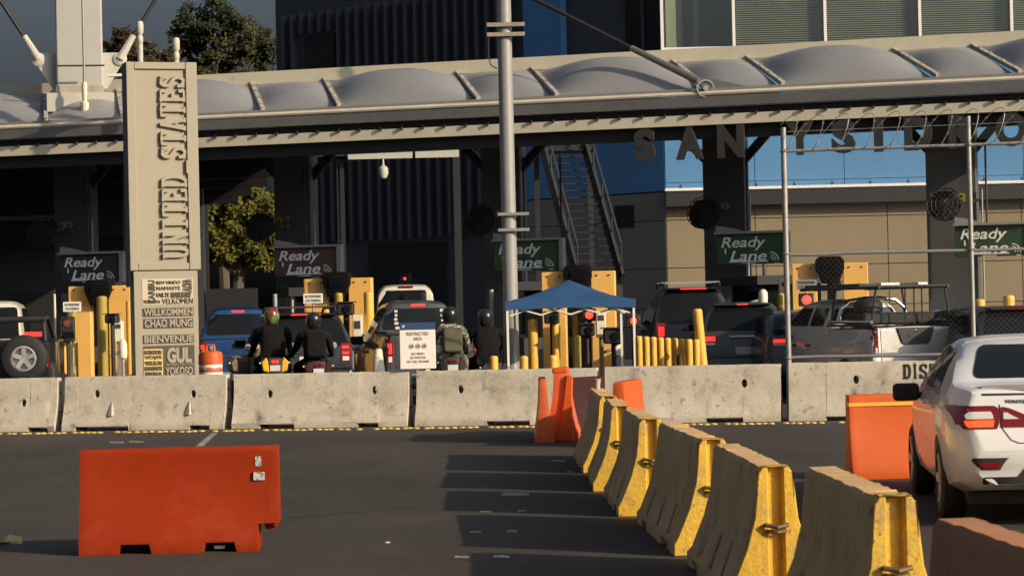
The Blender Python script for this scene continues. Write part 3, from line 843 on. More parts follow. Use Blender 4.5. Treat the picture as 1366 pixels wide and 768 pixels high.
# name letters under the canopy rail
M_let = mat('letter_grey', (0.045, .044, .041), .5, metal=.2, var=.08)
LO = row(1100, 200, 56.0, KC); LO.z = 0
ls = thing('letter_sign', 'row of grey metal letters hanging under the canopy rail on the right', 'sign', LO, R(-17))
for ch, px, w, h in (('S', 861, .48, .72), ('A', 921, .62, .72), ('N', 976, .60, .72), ('Y', 1068, .60, .72), ('S', 1126, .52, .72), ('I', 1173, .19, .72), ('D', 1226, .60, .72), ('R', 1284, .56, .72), ('O', 1350, .66, .72)):
    q_ = Matrix.Rotation(R(17), 4, 'Z') @ (row(px, 190, 56.0, KC) - LO)
    me = text_mesh(ch, w, h, .12, .055); me.transform(Matrix.Translation((q_.x, 0, 5.375)))
    obj('letter', me, M_let, ls)
hb = MB(); hb.box(-4.6, 5.0, -.03, .0, 5.735, 5.755); hb.build('hanger_bar', M_dark, ls)

# ================================================================== OFFICE BUILDING
OB = Vector((5.35, 85, 0))
ob = thing('office_building', 'office building with dark ribbed side, blue band, beige base and white-framed windows', 'building', OB)
M_beige = mat('beige_panel', (0.235, 0.185, 0.115), .85, var=.05, vscale=.6, bump=.1, bscale=12)
M_lblue = mat('light_blue_panel', (0.075, 0.215, 0.41), .55, var=.03, vscale=.5)
M_dblue = mat('blue_panel', (0.07, 0.21, 0.42), .55, var=.04, vscale=.5)
M_wall_d = mat('charcoal_cladding', (0.050, .054, .062), .6, var=.08, vscale=.5)
# front: core, beige panels, ledge, blue panels, windows
FW = 19.0
co = MB(); co.box(.06, FW, .16, 14, 0, 10.4); co.build('wall', M_darkgrey, ob)
xs = [0, 3.05, 7.6, 12.2, FW]; zs = [0, 1.7, 3.1, 4.75, 5.5]
for i in range(4):
    for j in range(4):
        b_ = MB(); b_.box(xs[i] + .012, xs[i + 1] - .012, .0, .155, zs[j] + .012, zs[j + 1] - .012); b_.build('panel', M_beige, ob, bevel=.006)
lg = MB(); lg.box(-.05, FW, -.55, .158, 5.72, 5.82); lg.build('ledge', M_white, ob, bevel=.01)
lg2 = MB(); lg2.box(-.02, FW, -.50, -.0, 5.2, 5.715); lg2.build('ledge_shade_block', M_dark, ob)  # dark block put in where the ledge's shade falls on the wall
for i in range(7):
    x0, x1 = i * 3.08, (i + 1) * 3.08
    if x1 > FW: x1 = FW
    if x0 >= FW: break
    b_ = MB(); b_.box(x0 + .01, x1 - .01, .0, .155, 5.84, 10.3); b_.build('blue_panel', M_lblue, ob, bevel=.004)
for i in range(15):
    c_ = MB(); c_.add([(-.06, -.3, 0), (.06, -.3, 0), (.06, -.2, 0), (-.06, -.2, 0), (0, -.25, .17)], [(0, 1, 4), (1, 2, 4), (2, 3, 4), (3, 0, 4), (0, 3, 2, 1)]); c_.build('ledge_spike', M_dark, ob, loc=(.5 + i * 1.3, 0, 5.821), smooth=0)
wr = MB(); wr.tube([(0, -.25, 6.02), (FW, -.25, 6.02)], .012, 5); wr.build('ledge_wire', M_dark, ob)
# window storey
M_mull = mat('mullion_white', (.74, .72, .66), .5)
M_blind = mat('blind_slats', (.62, .63, .52), .6, var=.03)
WZ0, WZ1 = 10.62, 14.4
si = MB(); si.box(-.02, FW, -.16, .15, 10.34, 10.5); si.build('sill', M_dark, ob)
si = MB(); si.box(-.03, FW, -.20, -.05, 10.56, 10.66); si.build('window_rail', M_mull, ob)
gl = bpy.data.materials.new('window_glass'); gl.use_nodes = True
gn, gk = gl.node_tree.nodes, gl.node_tree.links; gn.clear()
go, gm_, gt, gg = gn.new('ShaderNodeOutputMaterial'), gn.new('ShaderNodeMixShader'), gn.new('ShaderNodeBsdfTransparent'), gn.new('ShaderNodeBsdfGlossy')
gt.inputs[0].default_value = (.82, .85, .80, 1); gg.inputs['Roughness'].default_value = .03; gm_.inputs[0].default_value = .16
gk.new(gt.outputs[0], gm_.inputs[1]); gk.new(gg.outputs[0], gm_.inputs[2]); gk.new(gm_.outputs[0], go.inputs['Surface'])
bays = [0.0, 2.46, 5.6, 8.85, 12.0, 15.2, 18.4]
for i in range(len(bays)):
    b_ = MB(); x = bays[i]; b_.box(x - .05, x + .05, -.22, .02, 10.50, WZ1); b_.build('mullion', M_mull, ob)
    if i == len(bays) - 1: break
    x0, x1 = x + .05, bays[i + 1] - .05
    pa = MB(); pa.box(x0 + .002, x1 - .002, -.06, -.05, WZ0 + .045, WZ1); o = pa.build('window_pane', gl, ob)
    sl = MB(); drop = [0, 0, 0, 0, 0, 0][i]
    z = WZ0 + .08 + drop
    xa_, xb_ = x0 + (.28 if i == 0 else .04), x1 - (.62 if i == 0 else .10 if i % 2 else .35)
    if i == 0:
        sl.box(x0 + .1, x0 + .45, .12, .14, WZ0, WZ1)   # curtain strip
    else:
        while z < WZ1:
            sl.add([(xa_, .08, z), (xb_, .08, z), (xb_, .17, z + .045), (xa_, .17, z + .045)], [(0, 1, 2, 3)]); z += .075
    so = sl.build('blind', M_blind, ob, smooth=0)
    if i: so['kind'] = 'stuff'
rm = MB(); rm.box(.1, FW, .9, 1.0, 10.42, WZ1 + .5); rm.build('room_back', mat('room_dark', (.07, .075, .065), .8), ob)
rf = MB(); rf.box(-.1, FW, -.25, 14, WZ1 + .02, 18); rf.build('upper_wall', M_white, ob)
# left side facade: a wall running back and to the left from the corner
FA = R(42); FLn = 19.6
fd = Vector((-math.cos(FA), math.sin(FA), 0)); fn = Vector((-math.sin(FA), -math.cos(FA), 0))
FM = Matrix(((-fd.x, -fn.x, 0, 0), (-fd.y, -fn.y, 0, 0), (0, 0, 1, 0), (0, 0, 0, 1)))   # local x = towards corner (right), local y = into the wall
def fbox(name, s0, s1, y0, y1, z0, z1, m, bevel=0):
    b_ = MB(); b_.box(-s1, -s0, y0, y1, z0, z1, FM); return b_.build(name, m, ob, bevel=bevel)
fbox('side_wall', .0, FLn, .1, 1.5, 0, 20, M_wall_d)
M_bshade = mat('beige_panel_shaded', (0.20, .185, .165), .85, var=.05, vscale=.6)  # shaded copy of the beige: greyer colour for the side away from the sun
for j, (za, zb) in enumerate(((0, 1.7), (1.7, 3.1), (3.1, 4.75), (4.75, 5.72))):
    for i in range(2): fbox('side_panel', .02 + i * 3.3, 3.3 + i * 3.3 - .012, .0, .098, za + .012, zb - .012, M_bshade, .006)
for i in range(2): fbox('side_blue_panel', .03 + i * 3.2, 3.2 + i * 3.2, .0, .098, 5.76, 10.3, M_dblue, .006)
fbox('side_blue_panel', 4.4, 6.2, -.2, .098, 10.4, 20, M_dblue)
fbox('side_window_band', .02, 1.6, .0, .098, 10.6, 14.4, M_glass)
fbox('side_post', .75, .85, -.08, .0, 10.4, 15, M_wall_d)
fbox('side_opening', 10.5, 14.6, .04, .099, 0, 4.4, M_black)
fbox('side_opening', 1.4, 2.3, -.01, -.002, 4.55, 5.35, M_black)
fbox('side_louvre', 16.2, 17.9, .02, .099, 11.4, 12.7, M_black)
rbm = MB(); rbm.box(-.045, .045, -.18, .099, 0, 1, FM); rme = rbm.mesh('rib')
M_rib = mat('rib_grey', (.060, .065, .074), .5, var=.05)
for i in range(24):
    s_ = 7.0 + i * .52
    for (za, zb) in ((4.6, 8.6), (9.7, 13.6)):
        if zb > 10 and 16.0 < s_ < 18.1: za = 12.8
        o = obj('rib', rme, M_rib, ob, fd * s_); o.location.z = za; o.scale = (1, 1, zb - za)

# ================================================================== STAIR
spt = P(800, 372, 70.0)
stt = thing('steel_stair', 'dark steel stair flight descending below the canopy beside the blue wall', 'stair', (spt.x, spt.y, 0), R(0))
top = P(752, 196, 73.0) - Vector((spt.x, spt.y, 0)); bot = Vector((0, 0, spt.z))
M_stair = mat('stair_grey', (.024, .024, .026), .5, var=.1)
for off in (-.62, .62):
    b_ = MB(); b_.beam(bot + Vector((off, 0, 0)), top + Vector((off, 0, 0)), .09, .42); b_.build('stringer', M_stair, stt)
    b_ = MB(); b_.beam(bot + Vector((off, 0, 1.0)), top + Vector((off, 0, 1.0)), .06, .06)
    for k in range(5):
        q_ = bot.lerp(top, k / 4) + Vector((off, 0, 0)); b_.tube([q_, q_ + Vector((0, 0, 1.0))], .025, 6)
    b_.build('handrail', M_stair, stt)
for k in range(19):
    q_ = bot.lerp(top, (k + .5) / 19); b_ = MB(); b_.box(-.57, .57, -.14, .14, -.02, .02); b_.build('tread', mat('tread_grey', (.018, .018, .018), .7), stt, loc=q_)
b_ = MB(); b_.box(-.9, .9, -.8, .8, top.z - .1, top.z + .05); b_.build('landing', M_stair, stt, loc=(top.x, top.y + .7, 0))
for sx in (-.8, .8):
    b_ = MB(); b_.box(sx - .08, sx + .08, 0, .16, 0, top.z - .1); b_.build('support_post', M_stair, stt, loc=(top.x, top.y + 1.2, 0))
b_ = MB(); b_.box(-.6, .6, -1.0, .1, 0, bot.z - .2); b_.build('plinth', M_darkgrey, stt)

# ================================================================== LEFT BACKGROUND
lw = P(0, 300, 71); rw_ = P(262, 300, 71)
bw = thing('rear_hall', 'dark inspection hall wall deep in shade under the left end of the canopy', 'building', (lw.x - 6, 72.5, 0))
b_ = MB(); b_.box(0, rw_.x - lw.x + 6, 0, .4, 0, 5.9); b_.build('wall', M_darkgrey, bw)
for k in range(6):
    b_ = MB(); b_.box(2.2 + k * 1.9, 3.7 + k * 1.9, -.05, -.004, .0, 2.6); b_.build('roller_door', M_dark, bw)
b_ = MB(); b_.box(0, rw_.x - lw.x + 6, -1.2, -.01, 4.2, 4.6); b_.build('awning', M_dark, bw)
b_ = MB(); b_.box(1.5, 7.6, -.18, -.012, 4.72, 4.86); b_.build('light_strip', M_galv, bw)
# second canopy far behind, its pale fascia catching the sun
rc = thing('rear_canopy', 'pale-edged second canopy far behind, glimpsed under the front canopy', 'canopy', (P(440, 200, 84).x, 84, 0))
x0, x1 = P(255, 200, 84).x - P(440, 200, 84).x, P(612, 200, 84).x - P(440, 200, 84).x
b_ = MB(); b_.box(x0, x1, 0, 1.0, 7.15, 7.4); b_.build('roof', M_darkgrey, rc)
for k, (a, b2_) in enumerate(((255, 336), (340, 360), (366, 374), (464, 550), (554, 612))):
    xa_, xb_ = [P(v, 200, 84).x - P(440, 200, 84).x for v in (a, b2_)]
    b_ = MB(); b_.box(xa_, xb_, -.08, -.004, 7.02, 7.38); b_.build('fascia_panel', M_cwhite, rc)
b_ = MB(); b_.box(P(255, 200, 84).x - P(440, 200, 84).x, P(297, 200, 84).x - P(440, 200, 84).x, -.5, -.2, 6.3, 6.95); b_.build('duct', mat('duct_grey', (.3, .31, .33), .5), rc)
for px in (268, 452, 608):
    xx = P(px, 200, 84).x - P(440, 200, 84).x
    b_ = MB(); b_.box(xx - .12, xx + .12, .3, .6, 0, 7.14); b_.build('post', M_dark, rc)
b_ = MB(); xx = P(511, 200, 84).x - P(440, 200, 84).x; b_.lathe([(.03, 7.0), (.04, 6.8), (.16, 6.7), (.17, 6.5), (.1, 6.35), (0, 6.32)], 12, Matrix.Translation((xx, -.2, 0))); b_.build('dome_camera', M_cwhite, rc)

# ================================================================== TREES
def tree(name, label, base, h, crown, n_cl, n_lf, mleaf, mbark, seed, lsize=.35, group=None, trunk_r=.3):
    """crown: list of (x,y,z,rx,ry,rz) lobes relative to the base"""
    rnd = random.Random(seed)
    t_ = thing(name, label, 'tree', base, 0, group)
    tk = MB(); zc = min(c[2] for c in crown)
    tk.tube([(0, 0, 0), (rnd.uniform(-.2, .2), 0, zc * .5), (rnd.uniform(-.3, .3), 0, zc), (0, 0, zc + h * .15)], [trunk_r, trunk_r * .8, trunk_r * .6, trunk_r * .25], 8)
    for (cx, cy, cz, rx, ry, rz_) in crown:
        tk.tube([(0, 0, zc * .8), (cx * .5, cy * .5, (zc * .8 + cz) / 2), (cx, cy, cz), (cx + rx * .4, cy, cz + rz_ * .6)], [trunk_r * .5, trunk_r * .35, trunk_r * .2, .03], 6)
    tk.build('trunk', mbark, t_)
    lv = MB()
    for (cx, cy, cz, rx, ry, rz_) in crown:
        for k in range(n_cl):
            while True:
                d = Vector((rnd.uniform(-1, 1), rnd.uniform(-1, 1), rnd.uniform(-1, 1)))
                if .25 < d.length < 1: break
            c = Vector((cx + d.x * rx, cy + d.y * ry, cz + d.z * rz_))
            cr_ = rnd.uniform(.35, .8) * min(rx, rz_) * .42
            for q in range(n_lf):
                e = Vector((rnd.gauss(0, .5), rnd.gauss(0, .5), rnd.gauss(0, .42))) * cr_
                p_ = c + e
                a_ = Vector((rnd.uniform(-1, 1), rnd.uniform(-1, 1), rnd.uniform(-.9, .6))).normalized(); b__ = a_.orthogonal().normalized()
                s_ = lsize * rnd.uniform(.5, 1.15); w_ = s_ * .42
                lv.add([p_ - b__ * w_, p_ + a_ * s_ * .5 - b__ * w_ * .8, p_ + a_ * s_, p_ + a_ * s_ * .5 + b__ * w_], [(0, 1, 2, 3)])
    me = bpy.data.meshes.new('crown'); me.from_pydata(lv.v, [], lv.f); me.update()
    obj('crown', me, mleaf, t_)
    return t_
def leafmat(name, c1, c2):
    m = mat(name, c1, .65, mix2=(c2, .8, .4, .62), spec=.2, var=.25, vscale=1.3)
    return m
M_bark = mat('bark', (.09, .07, .055), .9, var=.2)
LF1 = leafmat('leaf_dark', (.026, .034, .017), (.050, .052, .022))
LF2 = leafmat('leaf_green', (.085, .085, .015), (.125, .115, .022))
def tb3(px, D): v = P(px, 415, D); return (v.x, v.y, 0)
def zpy(py, px, D): return P(px, py, D).z
D = 120
tree('tall_tree', 'tall dark tree with rounded crowns left of the dark building', tb3(302, D), 12, [
    (-.4, 0, zpy(28, 290, D), 1.5, 1.4, 1.1), (-1.5, .3, zpy(48, 255, D), 1.0, 1.2, .9), (.9, -.2, zpy(50, 325, D), 1.5, 1.4, 1.2), (1.9, .2, zpy(62, 350, D), .9, 1.1, 1.1), (-.3, 0, zpy(75, 285, D), 1.7, 1.4, .9), (.4, 0, zpy(100, 305, D), 2.0, 1.6, .9)], 36, 100, LF1, M_bark, 1, .21)
D = 125
tree('tall_tree', 'reddish dark tree between the mast and the white rooftop posts', tb3(188, D), 11, [
    (-.8, 0, zpy(58, 160, D), 1.2, 1.2, .7), (.1, 0, zpy(62, 190, D), 1.4, 1.3, .9), (1.3, 0, zpy(78, 225, D), 1.3, 1.2, .6), (0, 0, zpy(92, 190, D), 2.0, 1.4, .8)], 26, 55, leafmat('leaf_brown', (.045, .030, .018), (.06, .045, .02)), M_bark, 2, .22)
D = 91
tree('leafy_tree', 'sunlit yellow-green tree seen through the gap under the canopy', tb3(320, D), 7, [
    (-1.0, 0, zpy(285, 285, D), 1.2, 1.2, .8), (.5, 0, zpy(280, 335, D), 1.3, 1.2, .8), (1.3, .2, zpy(300, 360, D), 1.0, 1.0, .9), (-1.4, .1, zpy(315, 280, D), 1.1, 1.1, .8), (-.2, -.2, zpy(312, 315, D), 1.5, 1.2, .8), (.8, 0, zpy(325, 345, D), 1.0, 1, .6), (0, 0, zpy(268, 318, D), 1.6, 1.2, .7), (-1.0, -.2, zpy(335, 290, D), 1.3, 1.0, .5), (.6, -.2, zpy(340, 335, D), 1.3, 1.0, .5)], 34, 100, LF2, M_bark, 3, .17)

# ================================================================== LANE SIGNS
M_frame = mat('sign_frame', (.34, .33, .31), .45, metal=.3, var=.08)
M_stext = mat('sign_lettering', (.80, .80, .77), .5)
sign_spec = [(22, 119.5, 358, (.030, .030, .030), 'charcoal lane sign left of the beige pylon with pale slanted lettering'),
             (21, 407.5, 349.5, (.085, .045, .038), 'brownish lane sign above the dark parked car with pale slanted lettering'),
             (20, 702, 341, (.030, .075, .028), 'green lane sign partly hidden behind the steel pole'),
             (19, 1001, 332, (.026, .070, .026), 'green lane sign left of the fence, in front of the beige wall'),
             (18, 1322, 321, (.024, .055, .024), 'green lane sign seen through the fence at the right edge')]
for (num, px, py, colr, lab) in sign_spec:
    p = row(px, py, 58.6, KB)
    w, h = 1.60, .70
    s_ = thing('lane_sign', lab, 'sign', (p.x, p.y, 0), R(-15), 'lane signs hung over the inspection lanes')
    z = p.z
    b_ = MB(); b_.box(-w / 2, w / 2, 0, .22, z - h / 2, z + h / 2); b_.build('board', mat('sign_board_%d' % num, colr, .55, var=.08), s_, bevel=.01)
    b_ = MB(); b_.box(-w / 2 - .03, w / 2 + .03, -.10, .26, z + h / 2 + .004, z + h / 2 + .06); b_.build('hood', M_frame, s_)
    b_ = MB(); b_.box(w / 2 + .004, w / 2 + .10, -.04, .26, z - h / 2, z + h / 2 + .05); b_.build('end_plate', M_frame, s_)
    me = text_mesh('Ready', 1.04, .32, .012, .014, .25); me.transform(Matrix.Translation((-.16, -.002, z + .125))); obj('lettering', me, M_stext, s_)
    me = text_mesh('Lane', .86, .24, .012, .014, .25); me.transform(Matrix.Translation((-.05, -.002, z - .155))); obj('lettering', me, M_stext, s_)
    ul = MB(); ul.box(-.50, .40, -.012, -.002, z - .30, z - .275); ul.build('underline', M_stext, s_)
    ul = MB(); ul.box(-.60, -.565, -.012, -.002, z - .10, z + .02); ul.build('flourish', M_stext, s_)
    for (xa_, xb_) in ((-.2, .12), (.55, .66)):
        ul = MB(); ul.box(xa_, xb_, -.01, -.002, z - .342, z - .328); ul.build('small_print', M_stext, s_)
    for k, rr in enumerate((.07, .13, .19)):
        a_ = MB(); cx, cz = .46, z - .27
        a_.tube([(cx + rr * math.cos(R(t)), -.006, cz + rr * math.sin(R(t))) for t in range(0, 91, 15)], .010, 5); a_.build('wave_mark', M_stext, s_)
    # side bracket: pale sloping box on the column
    b_ = MB(); b_.prism([(-w / 2, z + h / 2 + .064), (-w / 2 + .62, z + h / 2 + .064), (-w / 2 + .35, z + .50), (-w / 2, z + .56)], .0, .2); b_.build('bracket_box', M_frame, s_)
    b_ = MB(); b_.tube([(-.1, .3, z + h / 2), (-.1, .3, 5.4)], .025, 6); b_.tube([(w / 2, .3, z - h / 2), (w / 2, .3, 5.4)], .025, 6); b_.build('hanger', M_dark, s_)
    # big caged fan beside the column
    fp = row(px - 62, py - 48, 58.9, KB)
    f_ = thing('lane_fan', ['round black fan hung left of the charcoal lane sign', 'round black fan hung left of the brownish lane sign, against the tree', 'round black fan behind the steel pole', 'round black fan hung left of the green sign at the beige wall', 'round black fan by the rightmost column behind the fence'][22 - num], 'fan', fp, R(-15), 'round fans over the lanes')
    b_ = MB(); Mt = Matrix.Rotation(R(90 - 20), 4, 'X')
    for rr in (.40, .30, .2, .1): b_.tube([Mt @ Vector((rr * math.cos(R(t)), rr * math.sin(R(t)), .1 - rr * .2)) for t in range(0, 361, 20)], .012, 5)
    for t in range(0, 360, 30): b_.tube([Mt @ Vector((.02 * math.cos(R(t)), .02 * math.sin(R(t)), .1)), Mt @ Vector((.40 * math.cos(R(t)), .40 * math.sin(R(t)), .02)), Mt @ Vector((.38 * math.cos(R(t)), .38 * math.sin(R(t)), -.1))], .01, 5)
    b_.build('cage', M_dark, f_)
    b_ = MB(); b_.lathe([(0, -.16), (.34, -.16), (.37, -.10), (.37, -.06), (0, -.06)], 20, Mt); b_.build('back_shroud', M_black, f_)
    b_ = MB(); b_.lathe([(0, -.25), (.12, -.25), (.13, -.05), (0, -.0)], 12, Mt); b_.build('motor', M_dark, f_)
    for t in (0, 120, 240):
        b_ = MB(); b_.box(.06, .36, -.09, .09, -.02, .0, Mt @ Matrix.Rotation(R(t), 4, 'Z') @ Matrix.Rotation(R(22), 4, 'X')); b_.build('blade', M_dark, f_)
    b_ = MB(); b_.beam(Mt @ Vector((0, 0, -.2)), Vector((.75, .35, .1)), .07, .07); b_.build('arm', M_dark, f_)

# ================================================================== INSPECTION BOOTHS
panels = [(22, 110, 161, 382, 'yellow-fronted inspection booth left of the beige pylon'), (21, 424, 482, 372, 'yellow-fronted inspection booth behind the dark car and motorcyclists'),
          (20, 741, 806, 363, 'yellow-fronted inspection booth behind the blue tent'), (19, 1075, 1143, 352, 'yellow-fronted inspection booth seen through the fence above the pickup')]
DB = 53.1
M_hood = mat('matt_black_hood', (.006, .006, .006), .9, spec=.1)
for (num, pl_, pr_, pt, lab) in panels:
    c = row((pl_ + pr_) / 2, 440, DB, KB); c.z = 0
    bt = thing('inspection_booth', lab, 'booth', c, R(-8), 'inspection booths')
    inv = Matrix.Rotation(R(8), 4, 'Z') @ Matrix.Translation(-c)
    zt = row(pl_, pt, DB, KB).z
    for px in (pl_, pr_):
        x = (inv @ row(px, 440, DB, KB)).x
        b_ = MB(); wv = .255
        b_.box(x - wv, x + wv, -.12, .12, 0, zt); w_ = b_.build('wall_panel', M_yel, bt, bevel=.012)
        for sx in (-1, 1):
            k_ = MB(); k_.lathe([(.02, 0), (.02, .015), (0, .017)], 8, Matrix.Translation((x + sx * .13, -.12, zt - .09)) @ Matrix.Rotation(R(90), 4, 'X')); k_.build('bolt', M_dark, w_)
    # dark hooded reader between the panels
    b_ = MB(); b_.box(-.07, .07, .25, .4, 0, zt - .15); b_.build('reader_post', M_dark, bt)
    b_ = MB(); b_.prism([(-.17, zt - .42), (.17, zt - .42), (.30, zt - .12), (.30, zt + .06), (.22, zt + .14), (-.22, zt + .14), (-.30, zt + .06), (-.30, zt - .12)], -.30, .2); b_.build('reader_hood', M_hood, bt, bevel=.03, seg=2)
    b_ = MB(); b_.box(-.15, .15, -.32, -.3, zt - .2, zt + .02); b_.build('reader_window', M_glass, bt)
    # island and cabin
    hd = Matrix.Rotation(R(8 + 11), 4, 'Z')
    b_ = MB(); b_.box(-.75, .75, -.6, 9, 0, .16, hd); b_.build('island', M_concrete, bt, bevel=.02)
    b_ = MB(); b_.box(-.7, .7, 2.6, 5.2, .165, 1.15, hd); b_.build('cabin_base', M_darkgrey, bt)
    b_ = MB(); b_.box(-.66, .66, 2.64, 5.16, 1.152, 2.2, hd); b_.build('cabin_glazing', M_glass, bt)
    b_ = MB(); b_.box(-.85, .85, 2.4, 5.4, 2.205, 2.4, hd); b_.build('cabin_roof', M_dark, bt)
    b_ = MB(); b_.box(-.5, .5, .5, .8, .165, .8, hd); b_.build('crash_block', M_darkgrey, bt, bevel=.03)
# fifth booth at the right, plain
c = row(1345, 400, DB + 1, KB)
# ---------------------------------------------------------------- bollards
def bollard(px, yt, D, r, label, lean=0, m=None, group='yellow bollards', zt=None):
    p = P(px, 450, D); z1 = zt or P(px, yt, D).z
    t_ = thing('bollard', label, 'bollard', (p.x, p.y, 0), 0, group)
    t_.rotation_euler = (0, R(lean), 0)
    b_ = MB(); b_.tube([(0, 0, 0), (0, 0, z1 - .02)], r, 14); b_.build('post', m or M_bol, t_)
    c_ = MB(); c_.lathe([(r * 1.01, -.03), (r * 1.01, 0), (r * .8, r * .35), (0, r * .5)], 14, Matrix.Translation((0, 0, z1 - .012))); c_.build('cap', m or M_bol, t_)
    return t_
DN = 52.2
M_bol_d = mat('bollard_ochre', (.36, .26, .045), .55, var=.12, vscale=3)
for (px, yt, D_, r_, lab, m_) in [
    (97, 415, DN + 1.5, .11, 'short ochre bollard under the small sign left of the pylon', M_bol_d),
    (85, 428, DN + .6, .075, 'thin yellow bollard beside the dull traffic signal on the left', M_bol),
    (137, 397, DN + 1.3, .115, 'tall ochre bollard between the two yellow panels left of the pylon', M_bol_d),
    (173, 402, DN + 1.2, .07, 'thin yellow post against the pylon edge', M_bol),
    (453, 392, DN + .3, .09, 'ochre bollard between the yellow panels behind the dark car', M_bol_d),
    (493, 391, DN - .4, .105, 'tall bright yellow bollard left of the white van', M_bol),
    (711, 428, DN - .4, .105, 'yellow bollard under the left half of the tent', M_bol),
    (731, 430, DN + .6, .07, 'thin yellow bollard under the tent, left of the yellow panel', M_bol),
    (741, 432, DN - .6, .07, 'slim yellow bollard beside the camera under the tent', M_bol),
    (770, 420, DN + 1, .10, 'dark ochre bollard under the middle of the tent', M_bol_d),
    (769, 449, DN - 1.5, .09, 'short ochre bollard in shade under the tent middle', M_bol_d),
    (1043, 392, DN - 1, .07, 'slim yellow bollard just left of the fence post', M_bol_d),
    (1308, 401, 49.6, .105, 'tall yellow bollard behind the fence right of the pickup', M_bol),
    (1347, 396, 52.5, .12, 'broad amber bollard at the right edge behind the black car', M_bol),
    ]:
    bollard(px, yt, D_, r_, lab, m=m_)
for i, (px, yt) in enumerate([(658, 476), (698, 476), (737, 475)]):
    bollard(px, yt, 41.5, .072, ['short yellow bollard top just left of the tent leg', 'short yellow bollard top just right of the tent leg', 'short yellow bollard top behind the end-on orange barrier'][i], group='short bollards behind the barrier')
# picket of short bollards; the seventh words keep them apart
ords = ['first', 'second', 'third', 'fourth', 'fifth', 'sixth', 'seventh', 'eighth', 'ninth']
for i in range(9):
    px = 852 + i * 9.55
    bollard(px, 449 + i * .6, 44.5 - i * .22, .062, 'short yellow bollard, %s from the tent in the close row' % ords[i], group='close row of short yellow bollards')
bollard(941, 413, 43.0, .085, 'tall yellow bollard leaning left beside the grey minivan', lean=-4.5)
bollard(934, 455, 43.4, .06, 'short yellow bollard at the foot of the leaning tall one')
gate = thing('barrier_arm', 'dark barrier arm leaning across the right end of the short bollards', 'barrier arm', P(905, 478, 43.2) - Vector((0, 0, .6)))
a_ = P(903, 474, 43.2); b2_ = P(928, 451, 43.2)
m_ = MB(); m_.beam(Vector((0, 0, .6)), (b2_ - a_) + Vector((0, 0, .6)), .1, .12); m_.build('arm', mat('brown_timber', (.07, .055, .04), .8, var=.2), gate)
m_ = MB(); m_.tube([(0, 0, 0), (0, 0, .62)], .035, 8); m_.build('stand', M_dark, gate)

# ---------------------------------------------------------------- cabinets, small signs, signals
def cabinet(px, y0, y1, wpx, D, label, m=M_ywhite):
    p = P(px, y1, D); s = F / D; z1 = P(px, y0, D).z; z0 = p.z; w = wpx / s
    t_ = thing('card_reader', label, 'cabinet', (p.x, p.y, 0), 0, 'lane card readers')
    b_ = MB(); b_.box(-w / 2, w / 2, -.1, .15, z0, z1); b_.build('housing', m, t_, bevel=.015)
    b_ = MB(); b_.box(-w * .22, w * .22, -.03, .08, 0, z0 + .01); b_.build('pedestal', M_galv, t_)
    b_ = MB(); b_.box(-w * .3, w * .3, -.112, -.095, z1 - .35 * (z1 - z0), z1 - .15 * (z1 - z0)); b_.build('screen', M_darkgrey, t_)
    return t_
cabinet(159, 428, 456, 11, DN + .8, 'cream card reader cabinet left of the pylon')
cabinet(478, 420, 472, 13, DN - .5, 'tall cream card reader cabinet left of the white van')
cabinet(802, 415, 450, 13, DN - .3, 'cream card reader cabinet under the right end of the tent')
cabinet(1046, 372, 400, 12, DN - .5, 'cream cabinet beside the left fence post')
def intercom(px, py, D, label, hp=.42):
    p = P(px, py, D); t_ = thing('intercom', label, 'intercom', (p.x, p.y, 0), 0, 'lane intercoms')
    b_ = MB(); b_.lathe([(0, 0), (.085, .03), (.095, .14), (.09, hp * .8), (.05, hp), (0, hp + .01)], 12, Matrix.Translation((0, 0, p.z - hp / 2))); b_.build('housing', M_ywhite, t_, smooth=60)
    b_ = MB(); b_.tube([(0, 0, 0), (0, 0, p.z - hp / 2 + .04)], .035, 8); b_.build('post', M_galv, t_)
    b_ = MB(); b_.tube([(-.05, 0, p.z - .05), (-.28, -.05, p.z - .12)], .03, 8); b_.build('arm', M_galv, t_)
intercom(164, 466, DN + .4, 'small rounded cream intercom beside the pylon')
intercom(487, 458, DN - .8, 'small rounded cream intercom left of the white cone')
intercom(822, 462, DN - .6, 'small rounded cream intercom under the right of the tent')
intercom(1018, 396, 50.5, 'small intercom below the beige wall, behind the dark car', .3)
def small_sign(px, py, wpx, hpx, D, lines, label, m=M_sheet, mt=M_ink, mirror=False):
    s = F / D; p = P(px, py, D); w, h = wpx / s, hpx / s
    t_ = thing('small_sign', label, 'sign', (p.x, p.y, 0), 0, 'small white lane signs')
    b_ = MB(); b_.box(-w / 2, w / 2, 0, .02, p.z - h / 2, p.z + h / 2); b_.build('plate', m, t_, bevel=.004)
    n_ = len(lines)
    for k, ln in enumerate(lines):
        me = text_mesh(ln, w * .8, h * .55 / n_, .004, .01); me.transform(Matrix.Translation((0, -.001, p.z + h * (.5 - (k + .7) / (n_ + .4))))); obj('lettering', me, mt, t_)
    b_ = MB(); b_.tube([(0, .05, 0), (0, .05, p.z)], .025, 8); b_.build('post', M_galv, t_)
small_sign(96, 409, 24, 13, DN + .9, ['NO PEDESTRIAN', 'CROSSING'], 'small white sign on a post in front of the left yellow panel')
small_sign(417.5, 398, 26, 13, DN + .2, ['NO PEDESTRIAN', 'CROSSING'], 'small white sign in front of the yellow panel above the dark car')
small_sign(1076, 379.5, 27, 13, DN - 1.5, ['NO PEDESTRIAN', 'CROSSING'], 'small grey sign above the red signal seen through the fence', mat('grey_sheet', (.22, .22, .22), .6))
M_dull_r = mat('unlit_red_lens', (.22, .055, .04), .4); M_dull_g = mat('unlit_green_lens', (.07, .10, .095), .4)
